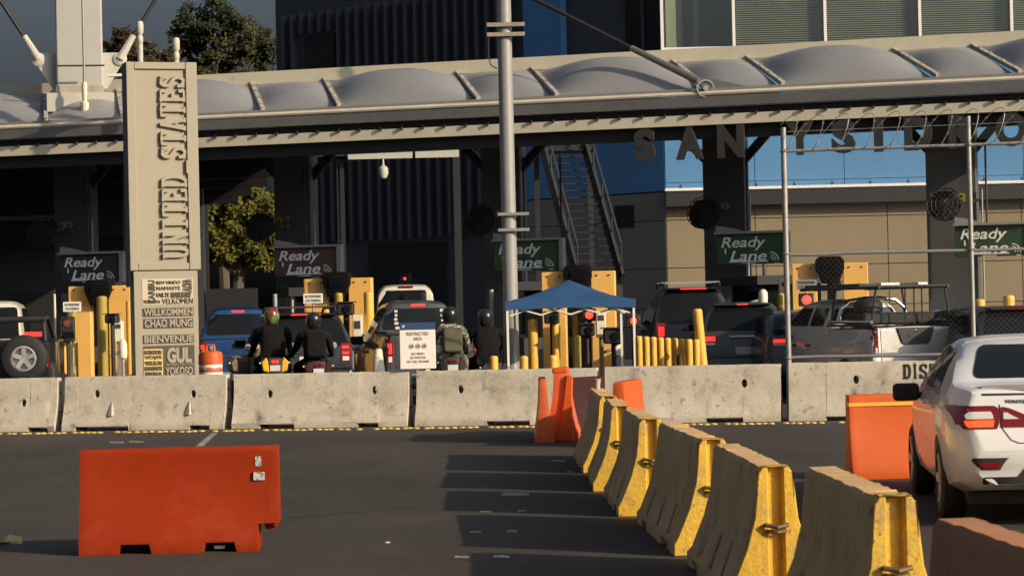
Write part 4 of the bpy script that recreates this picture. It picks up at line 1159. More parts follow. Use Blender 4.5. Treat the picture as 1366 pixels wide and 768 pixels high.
def signal(px, py, D, lenses, label, r=.10):
    p = P(px, py, D); n_ = len(lenses)
    t_ = thing('traffic_signal', label, 'signal', (p.x, p.y, 0), 0, 'lane traffic signals')
    hh = .26 * n_
    b_ = MB(); b_.box(-.15, .15, 0, .18, p.z - hh + .13, p.z + .14); b_.build('housing', M_dark, t_, bevel=.02)
    for k, m_ in enumerate(lenses):
        l_ = MB(); l_.lathe([(r, 0), (r * .9, .02), (r * .5, .035), (0, .04)], 16, Matrix.Translation((0, -.002, p.z - k * .26)) @ Matrix.Rotation(R(90), 4, 'X')); l_.build('lens', m_, t_)
        v_ = MB(); v_.tube([(.125 * math.cos(R(t)), -.07, p.z - k * .26 + .125 * math.sin(R(t))) for t in range(0, 181, 20)], .012, 5); v_.build('visor', M_dark, t_)
    b_ = MB(); b_.tube([(0, .1, 0), (0, .1, p.z - .1)], .04, 8); b_.build('post', M_dark, t_)
signal(1076, 400, DN - 1.6, [M_red_s], 'lane signal glowing red, seen through the fence left of the pickup')
signal(786, 420, DN - .2, [M_red_s], 'small lane signal glowing red under the tent', .085)
signal(89, 431, DN + .3, [M_dull_r, M_dull_g], 'unlit two-lens traffic signal left of the pylon', .085)
signal(845, 428, DN - 1.2, [M_red_s], 'small lane signal glowing red at the right tent leg', .07)
signal(540, 371.5, 60.5, [M_red_s], 'tiny red signal light above the white van roof', .035)
# thin galvanised posts in the lanes
for i, (px, y0, D_, w_, lab) in enumerate([(74, 392, DN + 1.8, .05, 'pale post at the left edge of the leftmost booth'), (368, 392, 56, .10, 'grey post behind the colourful helmet'), (391, 392, 56.5, .07, 'thin grey post left of the small white sign'), (657, 386, 56, .11, 'short grey post left of the big steel pole'), (978, 377, 56, .06, 'thin grey post above the grey minivan'), (1001, 344, 56, .03, 'thin rod in front of the green sign at the beige wall'), (1022, 352, 57, .10, 'grey post at the corner of the beige wall')]):
    p = P(px, 450, D_); z1 = P(px, y0, D_).z
    t_ = thing('steel_post', lab, 'post', (p.x, p.y, 0), 0, 'thin steel posts in the lanes')
    b_ = MB(); b_.tube([(0, 0, 0), (0, 0, z1)], w_ / 2, 8); b_.build('post', M_galv if i else M_cream, t_)
    b_ = MB(); b_.box(-w_, w_, -w_, w_, 0, .02); b_.build('base_plate', M_galv, t_)

# security camera gear under the tent
def gear(px, py, D, label, s=1):
    p = P(px, py, D); t_ = thing('camera_post', label, 'camera', (p.x, p.y, 0), 0, 'dark camera posts in the lanes')
    b_ = MB(); b_.tube([(0, 0, 0), (0, 0, p.z)], .045, 8); b_.build('post', M_dark, t_)
    b_ = MB(); b_.box(-.16 * s, .16 * s, -.25, .2, p.z - .12 * s, p.z + .12 * s); b_.build('housing', M_dark, t_, bevel=.03)
    b_ = MB(); b_.lathe([(.07 * s, 0), (.075 * s, .03), (.04 * s, .035), (0, .03)], 12, Matrix.Translation((.04, -.25, p.z)) @ Matrix.Rotation(R(90), 4, 'X')); b_.build('lens', M_glass, t_)
    b_ = MB(); b_.box(-.2 * s, .2 * s, -.3, .2, p.z + .12 * s, p.z + .14 * s); b_.build('sun_hood', M_dark, t_)
gear(736, 424, DN - .5, 'dark camera on a post under the left half of the tent')
gear(783, 440, DN - .8, 'dark camera on a post beside the red light under the tent')
gear(818, 448, DN - .8, 'dark camera on a post under the right end of the tent', 1.3)
gear(150, 425, DN + .2, 'dark camera on a post between the yellow panels left of the pylon', .8)
gear(461, 412, DN - .2, 'dark camera on a post between the yellow panels behind the dark car', 1.1)
gear(1113, 382, DN + .2, 'dark camera post between the yellow panels behind the pickup roof', .8)

# ================================================================== STEEL POLE
pp = P(681, 400, 51.0)
po = thing('steel_pole', 'tall grey steel pole rising through the picture behind the tent', 'pole', (pp.x, pp.y, 0))
b_ = MB(); b_.tube([(0, 0, 0), (0, 0, 5), (0, 0, 13)], [.163, .152, .143], 20); b_.build('shaft', M_pole, po)
b_ = MB(); b_.lathe([(.28, 0), (.28, .04), (.2, .05)], 16); b_.build('base_flange', M_galv, po)
M_rust = mat('rusty_clamp', (.30, .25, .2), .6, var=.2, vscale=10)
for py in (34, 47):
    z = P(676, py, 51.0).z; b_ = MB(); b_.box(-.36, .42, -.22, -.16, z - .04, z + .04); b_.tube([(.19 * math.cos(R(t)), .19 * math.sin(R(t)), z) for t in range(0, 361, 24)], .025, 6); b_.build('clamp', M_rust, po)
for py in (286, 307):
    z = P(676, py, 51.0).z; b_ = MB(); b_.box(-.22, .42, -.22, -.17, z - .03, z + .03); b_.tube([(.19 * math.cos(R(t)), .19 * math.sin(R(t)), z) for t in range(0, 361, 24)], .025, 6); b_.build('clamp', M_galv, po)
z = P(676, 47, 51.0).z
b_ = MB(); b_.tube([(-.33, -.19, z), (-.34, -.19, z - .4), (-.3, -.18, z - .62), (-.17, -.15, z - .7)], .013, 6); b_.build('cable', M_dark, po)

# ================================================================== BLUE TENT
tl, trr = P(676, 440, 47.6), P(847.5, 440, 47.6)
tw = trr.x - tl.x; td = tw
tent = thing('canopy_tent', 'blue pop-up canopy tent with white legs behind the barriers', 'tent', (tl.x, tl.y, 0), 0)
ze = P(762, 409.5, 47.6).z; zt = P(762, 401, 47.6).z; zpk = zt + .42
M_tent = mat('blue_canvas', (.017, .075, .19), .7, var=.05, vscale=2, bump=.15, bscale=6)
N = 12; vs, fs = [], []
for i in range(N + 1):
    for j in range(N + 1):
        u, v = i / N * 2 - 1, j / N * 2 - 1
        e = max(abs(u), abs(v))
        z = zpk + (zt - zpk) * e - .05 * math.sin(math.pi * e) - .03 * (1 - abs(abs(u) - abs(v))) * 0
        vs.append((tw / 2 + u * tw / 2 * 1.015, td / 2 + v * td / 2 * 1.015, z + .012 * math.sin(9 * u + 4 * v)))
for i in range(N):
    for j in range(N):
        k = i * (N + 1) + j; fs.append((k, k + N + 1, k + N + 2, k + 1))
b_ = MB(); b_.add(vs, fs); o = b_.build('canopy_cloth', M_tent, tent, smooth=25)
for (ax, ay, bx, by) in ((0, 0, 1, 0), (1, 0, 1, 1), (1, 1, 0, 1), (0, 1, 0, 0)):
    b_ = MB(); n_ = 10; vs = []
    for k in range(n_ + 1):
        x = (ax + (bx - ax) * k / n_ - .5) * tw * 1.017 + tw / 2; y = (ay + (by - ay) * k / n_ - .5) * td * 1.017 + td / 2
        sag = .02 * math.sin(math.pi * k / n_)
        vs += [(x, y, zt + .012), (x, y, ze - .03 + sag)]
    b_.add(vs, [(2 * k, 2 * k + 1, 2 * k + 3, 2 * k + 2) for k in range(n_)]); b_.build('valance', M_tent, tent, smooth=60)
for (x, y) in ((.02, .02), (tw - .02, .02), (.02 + .14, td - .02), (tw - .16, td - .02)):
    b_ = MB(); b_.box(x - .022, x + .022, y - .022, y + .022, 0, zt); b_.build('leg', M_white, tent)
    b_ = MB(); b_.box(x - .06, x + .06, y - .06, y + .06, 0, .015); b_.build('foot', M_galv, tent)
for y in (.05, td - .05):
    for (xa_, xb_) in ((.03, .27), (.27, .5), (.5, .74), (.74, .97)):
        za, zb_ = (zt - .08, zt - .26)
        b_ = MB(); b_.beam((xa_ * tw, y, za), (xb_ * tw, y, zb_), .02, .028); b_.build('truss_bar', M_white, tent)
        b_ = MB(); b_.beam((xa_ * tw, y + .03, zb_), (xb_ * tw, y + .03, za), .02, .028); b_.build('truss_bar', M_white, tent)

# ================================================================== CHAIN-LINK FENCE
FO = row(1051, 440, 39.5); FO.z = 0
frz = math.atan(-K11)
fence = thing('chain_link_fence', 'tall chain-link fence with galvanised rails and razor wire above the right barriers', 'fence', FO, frz)
finv = Matrix.Rotation(-frz, 4, 'Z') @ Matrix.Translation(-FO)
x2 = (finv @ row(1295, 300, 39.5)).x; x3 = x2 * 2 + .05
ztop = (finv @ row(1049, 170, 39.5)).z; ztop2 = (finv @ row(1291, 155, 39.5)).z
for k, x in enumerate((0, x2, x3)):
    b_ = MB(); b_.tube([(x, 0, 0), (x, 0, (ztop, ztop2, ztop2)[k])], .045 if k == 0 else .038, 12); b_.build('post', M_galv, fence)
    for z in (.92, 2.55, 4.15):
        c_ = MB(); c_.tube([(x + .055 * math.cos(R(t)), .055 * math.sin(R(t)), z) for t in range(0, 361, 30)], .012, 5); c_.build('rail_clamp', M_galv, fence)
zr1 = (finv @ row(1170, 197.5, 39.5)).z; zr2 = (finv @ row(1170, 337, 39.5)).z; zr3 = (finv @ row(1170, 474.5, 39.5)).z
for z in (zr1, zr2, zr3):
    for (a, b) in ((0.05, x2 - .045), (x2 + .045, x3)):
        b_ = MB(); n_ = 6
        b_.tube([(a + (b - a) * k / n_, 0, z + random.uniform(-.008, .008)) for k in range(n_ + 1)], .026, 10); b_.build('rail', M_galv, fence)
M_wire = mat('fence_wire', (.20, .20, .19), .5, metal=.3)
wm = MB()
def clipd(x0, x1, z0, z1, sgn, c):
    """segment of the line z = sgn*x + c inside the box"""
    pts = []
    for x in (x0, x1):
        z = sgn * x + c
        if z0 - 1e-6 <= z <= z1 + 1e-6: pts.append((x, z))
    for z in (z0, z1):
        x = (z - c) / sgn
        if x0 < x < x1: pts.append((x, z))
    return pts[:2] if len(pts) >= 2 else None
for (xa_, xb_) in ((.05, x2 - .04), (x2 + .04, x3)):
    for sgn in (1, -1):
        c = -12.0
        while c < 14:
            q = clipd(xa_, xb_, zr3, zr1, sgn, c)
            if q:
                (ax, az), (bx, bz) = q; y = .03 + .003 * sgn; d = Vector((bx - ax, 0, bz - az)); n_ = Vector((-d.z, 0, d.x)).normalized() * .0007
                wm.add([(ax - n_.x, y, az - n_.z), (bx - n_.x, y, bz - n_.z), (bx + n_.x, y, bz + n_.z), (ax + n_.x, y, az + n_.z)], [(0, 1, 2, 3)])
            c += .085
o = wm.build('wire_mesh', M_wire, fence, smooth=0); o['kind'] = 'stuff'
rzr = MB(); pts = []
random.seed(4)
n_t = 15; 
for k in range(int(n_t * 18) + 1):
    t = k / 18.0; a_ = t * 2 * math.pi
    x = -.05 + (x3 + .2) * t / n_t + .17 * math.sin(a_)
    pts.append((x, .12 * math.cos(a_), zr1 + .29 + .27 * math.sin(a_ + .5) + .015 * math.sin(t * 3.1)))
rzr.tube(pts, .0055, 5); rzr.build('razor_wire', mat('razor_wire', (.24, .22, .19), .45, metal=.3), fence)
bb = MB()
for k in range(6, len(pts), 6):
    p = Vector(pts[k]); bb.add([p + Vector((-.025, 0, 0)), p + Vector((0, 0, .018)), p + Vector((.025, 0, 0)), p + Vector((0, .005, -.018))], [(0, 1, 2, 3)])
o = bb.build('razor_barbs', M_galv, fence, smooth=0); o['kind'] = 'stuff'
b_ = MB(); b_.tube([(0, -.02, zr1 + .30), (x3, -.02, zr1 + .33)], .008, 5); b_.build('strand', M_wire, fence)

# ================================================================== RESTRICTED SIGN
sp = row(557.5, 470, 38.35); sp.z = 0
rs = thing('warning_sign', 'white sign with navy header and red-brown lettering at a barrier joint', 'sign', sp, R(2))
s85 = F / sp.y
zt_ = P(557, 430, sp.y).z; zb_ = P(557, 491.5, sp.y).z
w = 47.5 / s85
b_ = MB(); b_.box(-w / 2, w / 2, -.05, -.035, zb_, zt_ - .115); b_.build('plate', M_sheet, rs, bevel=.003)
b_ = MB(); b_.box(-w / 2, w / 2, -.05, -.035, zt_ - .112, zt_); b_.build('header', M_navy, rs, bevel=.003)
b_ = MB(); b_.lathe([(.022, 0), (.022, .004), (0, .004)], 16, Matrix.Translation((-w / 2 + .06, -.05, zt_ - .055)) @ Matrix.Rotation(R(90), 4, 'X')); b_.build('seal', mat('seal_grey', (.5, .5, .5), .5), rs)
hh = zt_ - .115 - zb_
for s_, f_, wf, hf, m_ in (('RESTRICTED', .90, .62, .085, M_maroonink), ('AREA', .775, .25, .085, M_maroonink), ('NO VIDEO', .385, .36, .06, M_maroonink), ('NO PHOTOS', .285, .42, .06, M_maroonink), ('NO CELL PHONES', .185, .62, .06, M_maroonink)):
    me = text_mesh(s_, w * wf, hh * hf, .003, .015); me.transform(Matrix.Translation((0, -.0505, zb_ + hh * f_))); obj('lettering', me, m_, rs)
for k, x in enumerate((-.1, .0, .1)):
    b_ = MB(); b_.tube([(x + .035 * math.cos(R(t)), -.053, zb_ + hh * .58 + .035 * math.sin(R(t))) for t in range(0, 361, 24)], .004, 5)
    b_.box(x - .018, x + .018, -.054, -.050, zb_ + hh * .58 - .013, zb_ + hh * .58 + .013); b_.build('pictogram', M_ink, rs)
b_ = MB(); b_.box(-.03, .005, -.034, .01, 0, zt_ - .05); b_.build('post', M_galv, rs)

# ================================================================== DRUM AND CONE
dp = P(281, 480, 41.4)
dr = thing('traffic_drum', 'orange traffic drum with white reflective band beside the pylon', 'drum', (dp.x, dp.y, 0))
z_ = P(281, 466, 41.4).z; rr = 16.0 / (F / 41.4)
def dz(f): return z_ * f
secs = [('body', M_orange_b, 0, .36), ('white_band', M_white, .36, .46), ('body', M_orange_b, .46, .58), ('white_band', M_white, .58, .69), ('body', M_orange_b, .69, .76), ('white_band', M_sheet, .735, .80), ('body', M_orange_b, .80, 1)]
for nm, m_, a, b in secs:
    b_ = MB()
    pr = [(rr * 1.06 - .02 * a, dz(a)), (rr * 1.06 - .02 * b, dz(b))] if b < 1 else [(rr * 1.03, dz(a)), (rr * 1.0, dz(.93)), (rr * .92, dz(.965)), (rr * .55, dz(.985)), (0, dz(.985))]
    b_.lathe(pr, 24); b_.build(nm, m_, dr, smooth=50)
b_ = MB(); b_.tube([(-.07, 0, dz(.98)), (-.06, 0, dz(1.06)), (.06, 0, dz(1.06)), (.07, 0, dz(.98))], .022, 8); b_.build('handle', M_orange_b, dr)
b_ = MB(); b_.lathe([(rr * 1.3, 0), (rr * 1.3, .06), (rr * 1.08, .08)], 24); b_.build('rubber_base', M_black, dr)
cp = P(505, 480, 43.4)
cn = thing('traffic_cone', 'worn white traffic cone left of the restricted area sign', 'cone', (cp.x, cp.y, 0))
zc = P(505, 466, 43.4).z
b_ = MB(); b_.lathe([(.20, .03), (.065, zc), (.05, zc + .01), (0, zc + .01)], 18); b_.build('cone', M_ywhite, cn, smooth=50)
b_ = MB(); b_.lathe([(.084, zc - .16), (.081, zc - .13)], 18); b_.build('band', M_galv, cn)
b_ = MB(); b_.box(-.22, .22, -.22, .22, 0, .03); b_.build('base', M_black, cn, bevel=.01)

# ================================================================== VEHICLES
def ip(pts, t):
    if t <= pts[0][0]: return pts[0][1]
    for (a, b), (c, d) in zip(pts[:-1], pts[1:]):
        if t <= c: return b + (d - b) * (t - a) / max(1e-9, c - a)
    return pts[-1][1]
def chaikin(pts, n=1):
    for _ in range(n):
        o = [pts[0]]
        for (a, b), (c, d) in zip(pts[:-1], pts[1:]):
            o += [(a * .75 + c * .25, b * .75 + d * .25), (a * .25 + c * .75, b * .25 + d * .75)]
        pts = o + [pts[-1]]
    return pts

def car_body(L, top, belt, bot, half, tumble, arch=None, rw=None, crown=.03, roofr=.10):
    """loft along y (rear at 0) ; returns mesh"""
    ys = sorted(set([round(y, 4) for y, _ in top] + [round(y, 4) for y, _ in half] + [round(y, 4) for y, _ in bot] + [L * i / 28 for i in range(29)]))
    ys = [y for i, y in enumerate(ys) if i == 0 or y - ys[i - 1] > .004]
    rings = []
    for y in ys:
        zt, zb, w, z0 = ip(top, y), ip(belt, y), ip(half, y), ip(bot, y)
        zb = min(zb, zt - .015)
        z0 = min(z0, zb - .05)
        g_ = max(0, zt - zb)
        hgt = zb - z0
        wr = w * .955 - tumble * g_
        k = min(1, g_ / .25)
        h = [(0, z0), (w * .80, z0), (w * .94, z0 + min(.07, hgt * .2)), (w * .985, z0 + hgt * .28), (w * 1.0, z0 + hgt * .62), (w * .99, z0 + hgt * .86), (w * .955, zb),
             (w * .955 - tumble * g_ * .5, zb + g_ * (.5 - .0 * k)), (wr + .01 * k, zb + g_ * .84), (wr - roofr * .35 * k - .02, zb + g_ * .93), (wr - roofr * k - .06, zt - crown * .55 * k - .002), (wr * .5, zt - crown * .2 * k - .001), (0, zt)]
        rings.append((y, h))
    m = len(rings[0][1]); vs, fs = [], []
    full = lambda h: h + [(-x, z) for x, z in h[-2:0:-1]]
    n = 2 * m - 2
    for y, h in rings: vs += [(x, y, z) for x, z in full(h)]
    for i in range(len(rings) - 1):
        for k in range(n):
            k2 = (k + 1) % n; fs.append((i * n + k, (i + 1) * n + k, (i + 1) * n + k2, i * n + k2))
    for i in (0, len(rings) - 1):
        for k in range(0, m - 1):
            a, b = i * n + k, i * n + k + 1
            c, d = i * n + (n - k - 1) % n, i * n + (n - k) % n
            q = [a, b, c, d]
            q2 = []
            for t in q:
                if t not in q2: q2.append(t)
            if len(q2) >= 3: fs.append(tuple(q2))
    mb = MB(); mb.add(vs, fs); me = mb.mesh('body', smooth=38)
    if arch:
        cut = MB()
        for (ya, ra, za) in arch:
            for sg in (-1, 1):
                w = ip(half, ya)
                cut.lathe([(ra, -.26), (ra, .2)], 28, Matrix.Translation((sg * w, ya, za)) @ Matrix.Rotation(R(90), 4, 'Y'))
        me = boolean(me, cut.mesh('cut', smooth=0)); finish(me, 0, 1, 38)
    return me

class Proj:
    def __init__(s, me):
        s.bvh = BVHTree.FromPolygons([v.co.copy() for v in me.vertices], [tuple(p.vertices) for p in me.polygons])
    def rear(s, x, z, o=Vector((0, -3, 0)), d=Vector((0, 1, 0))):
        h, n, i, t = s.bvh.ray_cast(Vector((x, -3, z)), Vector((0, 1, 0)))
        return (h, n) if h else (None, None)
    def side(s, y, z, sg):
        h, n, i, t = s.bvh.ray_cast(Vector((sg * 3, y, z)), Vector((-sg, 0, 0)))
        return (h, n) if h else (None, None)

def patch(pr, rows, name, m, parent, off=.006, cols=8, side=0, thick=.02, smooth=50):
    """rows: (z, a0, a1) bottom to top, projected on the body from the rear (a = x) or from a side (a = y)"""
    vs, fs = [], []; bad = None
    grid = []
    for (z, a0, a1) in rows:
        r_ = []
        for k in range(cols + 1):
            a = a0 + (a1 - a0) * k / cols
            h, n = pr.side(a, z, side) if side else pr.rear(a, z)
            if h is None: r_.append(None); continue
            if side: n = n if n.x * side > 0 else -n
            else: n = n if n.y < 0 else -n
            r_.append((h + n * off, h - n * thick))
        grid.append(r_)
    last = None
    for r_ in grid:
        for k in range(len(r_)):
            if r_[k] is None:
                r_[k] = next((q for q in r_ if q), None) or last
            last = r_[k] or last
    if any(q is None for r_ in grid for q in r_): return None
    nr, nc = len(grid), cols + 1
    vs = [q[0] for r_ in grid for q in r_] + [q[1] for r_ in grid for q in r_]
    o = nr * nc
    for i in range(nr - 1):
        for k in range(nc - 1):
            a = i * nc + k; fs.append((a, a + 1, a + nc + 1, a + nc))
    bd = [k for k in range(nc)] + [i * nc + nc - 1 for i in range(1, nr)] + [(nr - 1) * nc + k for k in range(nc - 2, -1, -1)] + [i * nc for i in range(nr - 2, 0, -1)]
    for a, b in zip(bd, bd[1:] + bd[:1]): fs.append((a, a + o, b + o, b))
    mb = MB(); mb.add(vs, fs)
    me = bpy.data.meshes.new(name); me.from_pydata(mb.v, [], mb.f)
    bm = bmesh.new(); bm.from_mesh(me); bmesh.ops.recalc_face_normals(bm, faces=bm.faces); bm.to_mesh(me); bm.free()
    me.polygons.foreach_set('use_smooth', [True] * len(me.polygons)); me.set_sharp_from_angle(angle=R(smooth)); me.update()
    return obj(name, me, m, parent)

def rr_rows(z0, z1, b0, b1, t0, t1, r=.05, n=4, mid=3):
    """rounded trapezoid: bottom from b0 to b1, top from t0 to t1"""
    rows = []; H = z1 - z0
    zs_ = [z0 + r * (1 - math.cos(R(90 * k / n))) for k in range(n + 1)]
    zs_ += [z0 + r + (H - 2 * r) * k / mid for k in range(1, mid)]
    zs_ += [z1 - r * (1 - math.cos(R(90 * (n - k) / n))) for k in range(n + 1)]
    for z in zs_:
        f = (z - z0) / H
        ins = 0
        if z < z0 + r: q = (z0 + r - z) / r; ins = r * (1 - math.sqrt(max(0, 1 - q * q)))
        elif z > z1 - r: q = (z - z1 + r) / r; ins = r * (1 - math.sqrt(max(0, 1 - q * q)))
        a0 = b0 + (t0 - b0) * f; a1 = b1 + (t1 - b1) * f
        s_ = 1 if a1 > a0 else -1
        rows.append((z, a0 + ins * s_, a1 - ins * s_))
    return rows

def wheel(parent, x, y, r, w, rimr, sg, rim_m, name='wheel', spokes=5, axis='X', loc=None):
    e = bpy.data.objects.new(name, None); COL.objects.link(e); e.parent = parent
    e.empty_display_size = .1
    e.location = loc if loc is not None else (x, y, r)
    Mx = Matrix.Rotation(R(90) * sg, 4, 'Y') if axis == 'X' else Matrix.Rotation(R(90), 4, 'X')
    t_ = MB(); t_.lathe([(rimr, -w * .42), (rimr + .02, -w / 2), (r - .05, -w / 2), (r - .012, -w * .40), (r, -w * .2), (r, w * .2), (r - .012, w * .40), (r - .05, w / 2), (rimr + .02, w / 2), (rimr, w * .42)], 32, Mx, close=True); t_.build('tyre', M_black, e, smooth=45)
    q = MB(); q.lathe([(rimr + .005, -w * .4), (rimr + .005, w * .44), (rimr - .025, w * .46), (rimr - .03, w * .05), (0, 0)], 28, Mx)
    q.lathe([(0, w * .40), (.075, w * .40), (.085, w * .3), (.085, 0)], 14, Mx)
    for k in range(spokes):
        a = 2 * math.pi * k / spokes + .3
        q.beam(Mx @ Vector((.05 * math.cos(a), .05 * math.sin(a), w * .33)), Mx @ Vector(((rimr - .01) * math.cos(a), (rimr - .01) * math.sin(a), w * .38)), rimr * .34, .05, up=Mx.to_3x3() @ Vector((0, 0, 1)))
    q.build('rim', rim_m, e, smooth=35)
    return e

def mirror(parent, x, y, z, sg, m, s=1.0):
    b_ = MB(); b_.box(-.10 * s, .13 * s, -.05 * s, .09 * s, -.07 * s, .08 * s, Matrix.Translation((x + sg * .14 * s, y, z)))
    o = b_.build('mirror', m, parent, bevel=.035 * s, seg=3)
    b_ = MB(); b_.beam((x - sg * .03, y + .02, z - .04), (x + sg * .08, y + .02, z - .03), .05, .04); b_.build('mirror_arm', M_black, o)
    g_ = MB(); g_.box(x + sg * .14 * s - .08 * s, x + sg * .14 * s + .11 * s, y - .054 * s, y - .052 * s, z - .05 * s, z + .06 * s); g_.build('mirror_glass', M_glass, o)

def paint(name, col, metal=.0, rough=.35):
    return mat('paint_' + name, col, rough, metal=metal, coat=.6, var=.03, vscale=1.5)
M_rim = mat('alloy_rim', (.55, .54, .51), .35, metal=.6, var=.05)
M_plate = mat('licence_plate', (.55, .54, .50), .5)

def vehicle(kind, label, px, D, head, W, H, L, pm, group='vehicles waiting at the booths', brake=True, name=None, cat=None, deck=None, **o_):
    p = P(px, 450, D)
    nm = name or {'suv': 'parked_car', 'van': 'van', 'pickup': 'pickup_truck', 'sedan': 'parked_car', 'hatch': 'parked_car'}[kind]
    v = thing(nm, label, cat or {'suv': 'car', 'van': 'van', 'pickup': 'pickup', 'sedan': 'car', 'hatch': 'car'}[kind], (p.x, p.y, 0), R(head), group)
    w = W / 2
    bl = o_.get('belt', 1.0 if kind in ('sedan', 'hatch') else 1.12)
    half = [(0, w * .84), (.05, w * .91), (.18, w * .965), (.6, w), (L - 1.0, w), (L - .35, w * .93), (L - .08, w * .80), (L, w * .68)]
    if kind == 'pickup': half = [(0, w * .945), (.04, w * .97), (.15, w * .985), (.6, w), (L - 1.0, w), (L - .35, w * .93), (L - .08, w * .80), (L, w * .68)]
    bot = [(0, .42), (.3, .32), (L - .4, .26), (L, .34)]
    if kind in ('suv', 'hatch', 'van'):
        sl = {'suv': .30, 'hatch': .42, 'van': .10}[kind]
        bh = .62
        top = [(0, bh), (.03, bh + .10), (.09, bh + .14), (.11, bl), (.12 + sl * .85, H - .13), (.12 + sl, H - .06), (.12 + sl + .25, H - .012), (L * .35, H), (L * .55, H - .02), (L * .62, H - .05), (L * .80, bl + .04), (L * .95, bl - .14), (L - .05, bl - .28), (L, bl - .45)]
        ztail = H - .16
    elif kind == 'pickup':
        bt = deck or 1.34; cb = o_.get('cab', 2.0)
        top = [(0, .60), (.02, bt - .04), (.05, bt), (cb - .02, bt), (cb, bt + .02), (cb + .08, H - .16), (cb + .12, H - .07), (cb + .35, H - .01), (cb + 1.0, H), (cb + 1.5, H - .04), (cb + 2.3, bl + .12), (L - .35, bl - .02), (L - .05, bl - .16), (L, bl - .35)]
        ztail = bt
        bl = min(bl, bt - .02)
    else:
        dk = deck or 1.06
        top = [(0, .62), (.03, .72), (.07, .78), (.10, dk - .02), (.16, dk), (.55, dk + .02), (.62, dk + .05), (1.15, H - .12), (1.35, H - .05), (1.8, H), (2.3, H - .01), (2.7, H - .06), (3.55, bl + .05), (L - .5, bl - .12), (L - .06, bl - .28), (L, bl - .45)]
        ztail = dk
    R_t = .36 if kind in ('suv', 'pickup', 'van') else .33
    ya, yb = o_.get('axle', (.95, L - .95)) if kind != 'pickup' else o_.get('axle', (1.1, L - .95))
    me = car_body(L, top, [(0, bl), (L, bl - .06)], bot, half, .34 if kind != 'van' else .10, arch=[(ya, R_t + .06, R_t), (yb, R_t + .06, R_t)])
    body = obj('body', me, pm, v)
    pr = Proj(me)
    # glazing
    if kind in ('suv', 'hatch', 'van'):
        gb = bl + .05 if kind != 'van' else bl + .3
        patch(pr, rr_rows(gb, H - .15, -w * .82, w * .82, -w * (.66 if kind != 'van' else .78), w * (.66 if kind != 'van' else .78), .07), 'rear_window', M_glass, v, .008)
        yy = [(.75, L * .33), (L * .35, L * .52), (L * .54, L * .66)]
        for sg in (-1, 1):
            for k, (a, b) in enumerate(yy):
                patch(pr, rr_rows(bl + .05, H - .17, a - (.15 if k == 0 else 0), b + (.32 if k == 2 else 0), a + (.12 if k == 0 else 0), b - (.10 if k == 2 else 0), .05), 'side_window', M_glass, v, .006, side=sg)
    elif kind == 'pickup':
        patch(pr, rr_rows(deck + .08 if deck else bt + .08, H - .17, -w * .76, w * .76, -w * .66, w * .66, .06), 'rear_window', M_glass, v, .008)
        for sg in (-1, 1):
            for (a, b, t0, t1) in ((cb + .25, cb + .85, cb + .22, cb + .85), (cb + .95, cb + 2.0, cb + .95, cb + 1.45)):
                patch(pr, rr_rows(bt + .02, H - .16, a, b, t0, t1, .05), 'side_window', M_glass, v, .006, side=sg)
    else:
        patch(pr, rr_rows(dk + .06, H - .10, -w * .74, w * .74, -w * .60, w * .60, .05), 'rear_window', M_glass, v, .008)
        for sg in (-1, 1):
            for (a, b, t0, t1) in ((1.15, 1.95, 1.5, 1.95), (2.02, 3.1, 2.02, 2.5)):
                patch(pr, rr_rows(bl + .05, H - .12, a, b, t0, t1, .04), 'side_window', M_glass, v, .006, side=sg)
    lit = M_red_l if brake else M_red
    # tail lamps
    tz = o_.get('tail', {'suv': (.80, 1.12), 'hatch': (.82, 1.02), 'van': (.75, 1.25), 'pickup': (.82, 1.26), 'sedan': (.76, .98)}[kind])
    ti = {'suv': (.66, .86), 'hatch': (.56, .86), 'van': (.80, .93), 'pickup': (.80, .94), 'sedan': (.52, .86)}[kind]
    ti = o_.get('taili', ti)
    for sg in (-1, 1):
        l_ = patch(pr, rr_rows(tz[0], tz[1], sg * w * ti[0], sg * w * ti[1], sg * w * ti[0], sg * w * ti[1], .025), 'tail_lamp', M_red, v, .014, 4)
        if l_:
            zc = tz[0] + (tz[1] - tz[0]) * .62
            patch(pr, [(zc - (tz[1] - tz[0]) * .22, sg * w * (ti[0] + .03), sg * w * (ti[1] - .04)), (zc + (tz[1] - tz[0]) * .22, sg * w * (ti[0] + .03), sg * w * (ti[1] - .04))], 'lamp_element', lit, l_, .020, 3)
            patch(pr, [(tz[0] + .015, sg * w * (ti[0] + .03), sg * w * (ti[1] - .04)), (tz[0] + (tz[1] - tz[0]) * .28, sg * w * (ti[0] + .03), sg * w * (ti[1] - .04))], 'reverse_lens', M_clear, l_, .019, 3)
    if kind in ('suv', 'hatch', 'van'):
        sp_ = MB(); ysp = .12 + sl
        if kind != 'van':
            sp_.box(-w * .62, w * .62, ysp - .16, ysp + .10, H - .075, H - .035); s2 = sp_.build('spoiler', pm, v, bevel=.012)
            b_ = MB(); b_.box(-.28 if kind == 'suv' else -.11, .28 if kind == 'suv' else .11, ysp - .166, ysp - .158, H - .068, H - .042); b_.build('high_brake_lamp', lit, s2)
        else:
            b_ = MB(); b_.box(-.17, .17, ysp - .02, ysp + .06, H - .10, H - .05); b_.build('high_brake_lamp', M_red, v)
    elif kind == 'pickup':
        patch(pr, [(H - .135, -.14, .14), (H - .095, -.14, .14)], 'high_brake_lamp', lit, v, .02, 4)
    else:
        patch(pr, [(dk + .075, -.12, .12), (dk + .10, -.12, .12)], 'high_brake_lamp', lit, v, .016, 4)
    # tail details
    zp = {'suv': .92, 'hatch': .88, 'van': .85, 'pickup': .62, 'sedan': .80}[kind]
    patch(pr, [(zp - .07, -.16, .16), (zp + .07, -.16, .16)], 'licence_plate', M_plate, v, .012, 3)
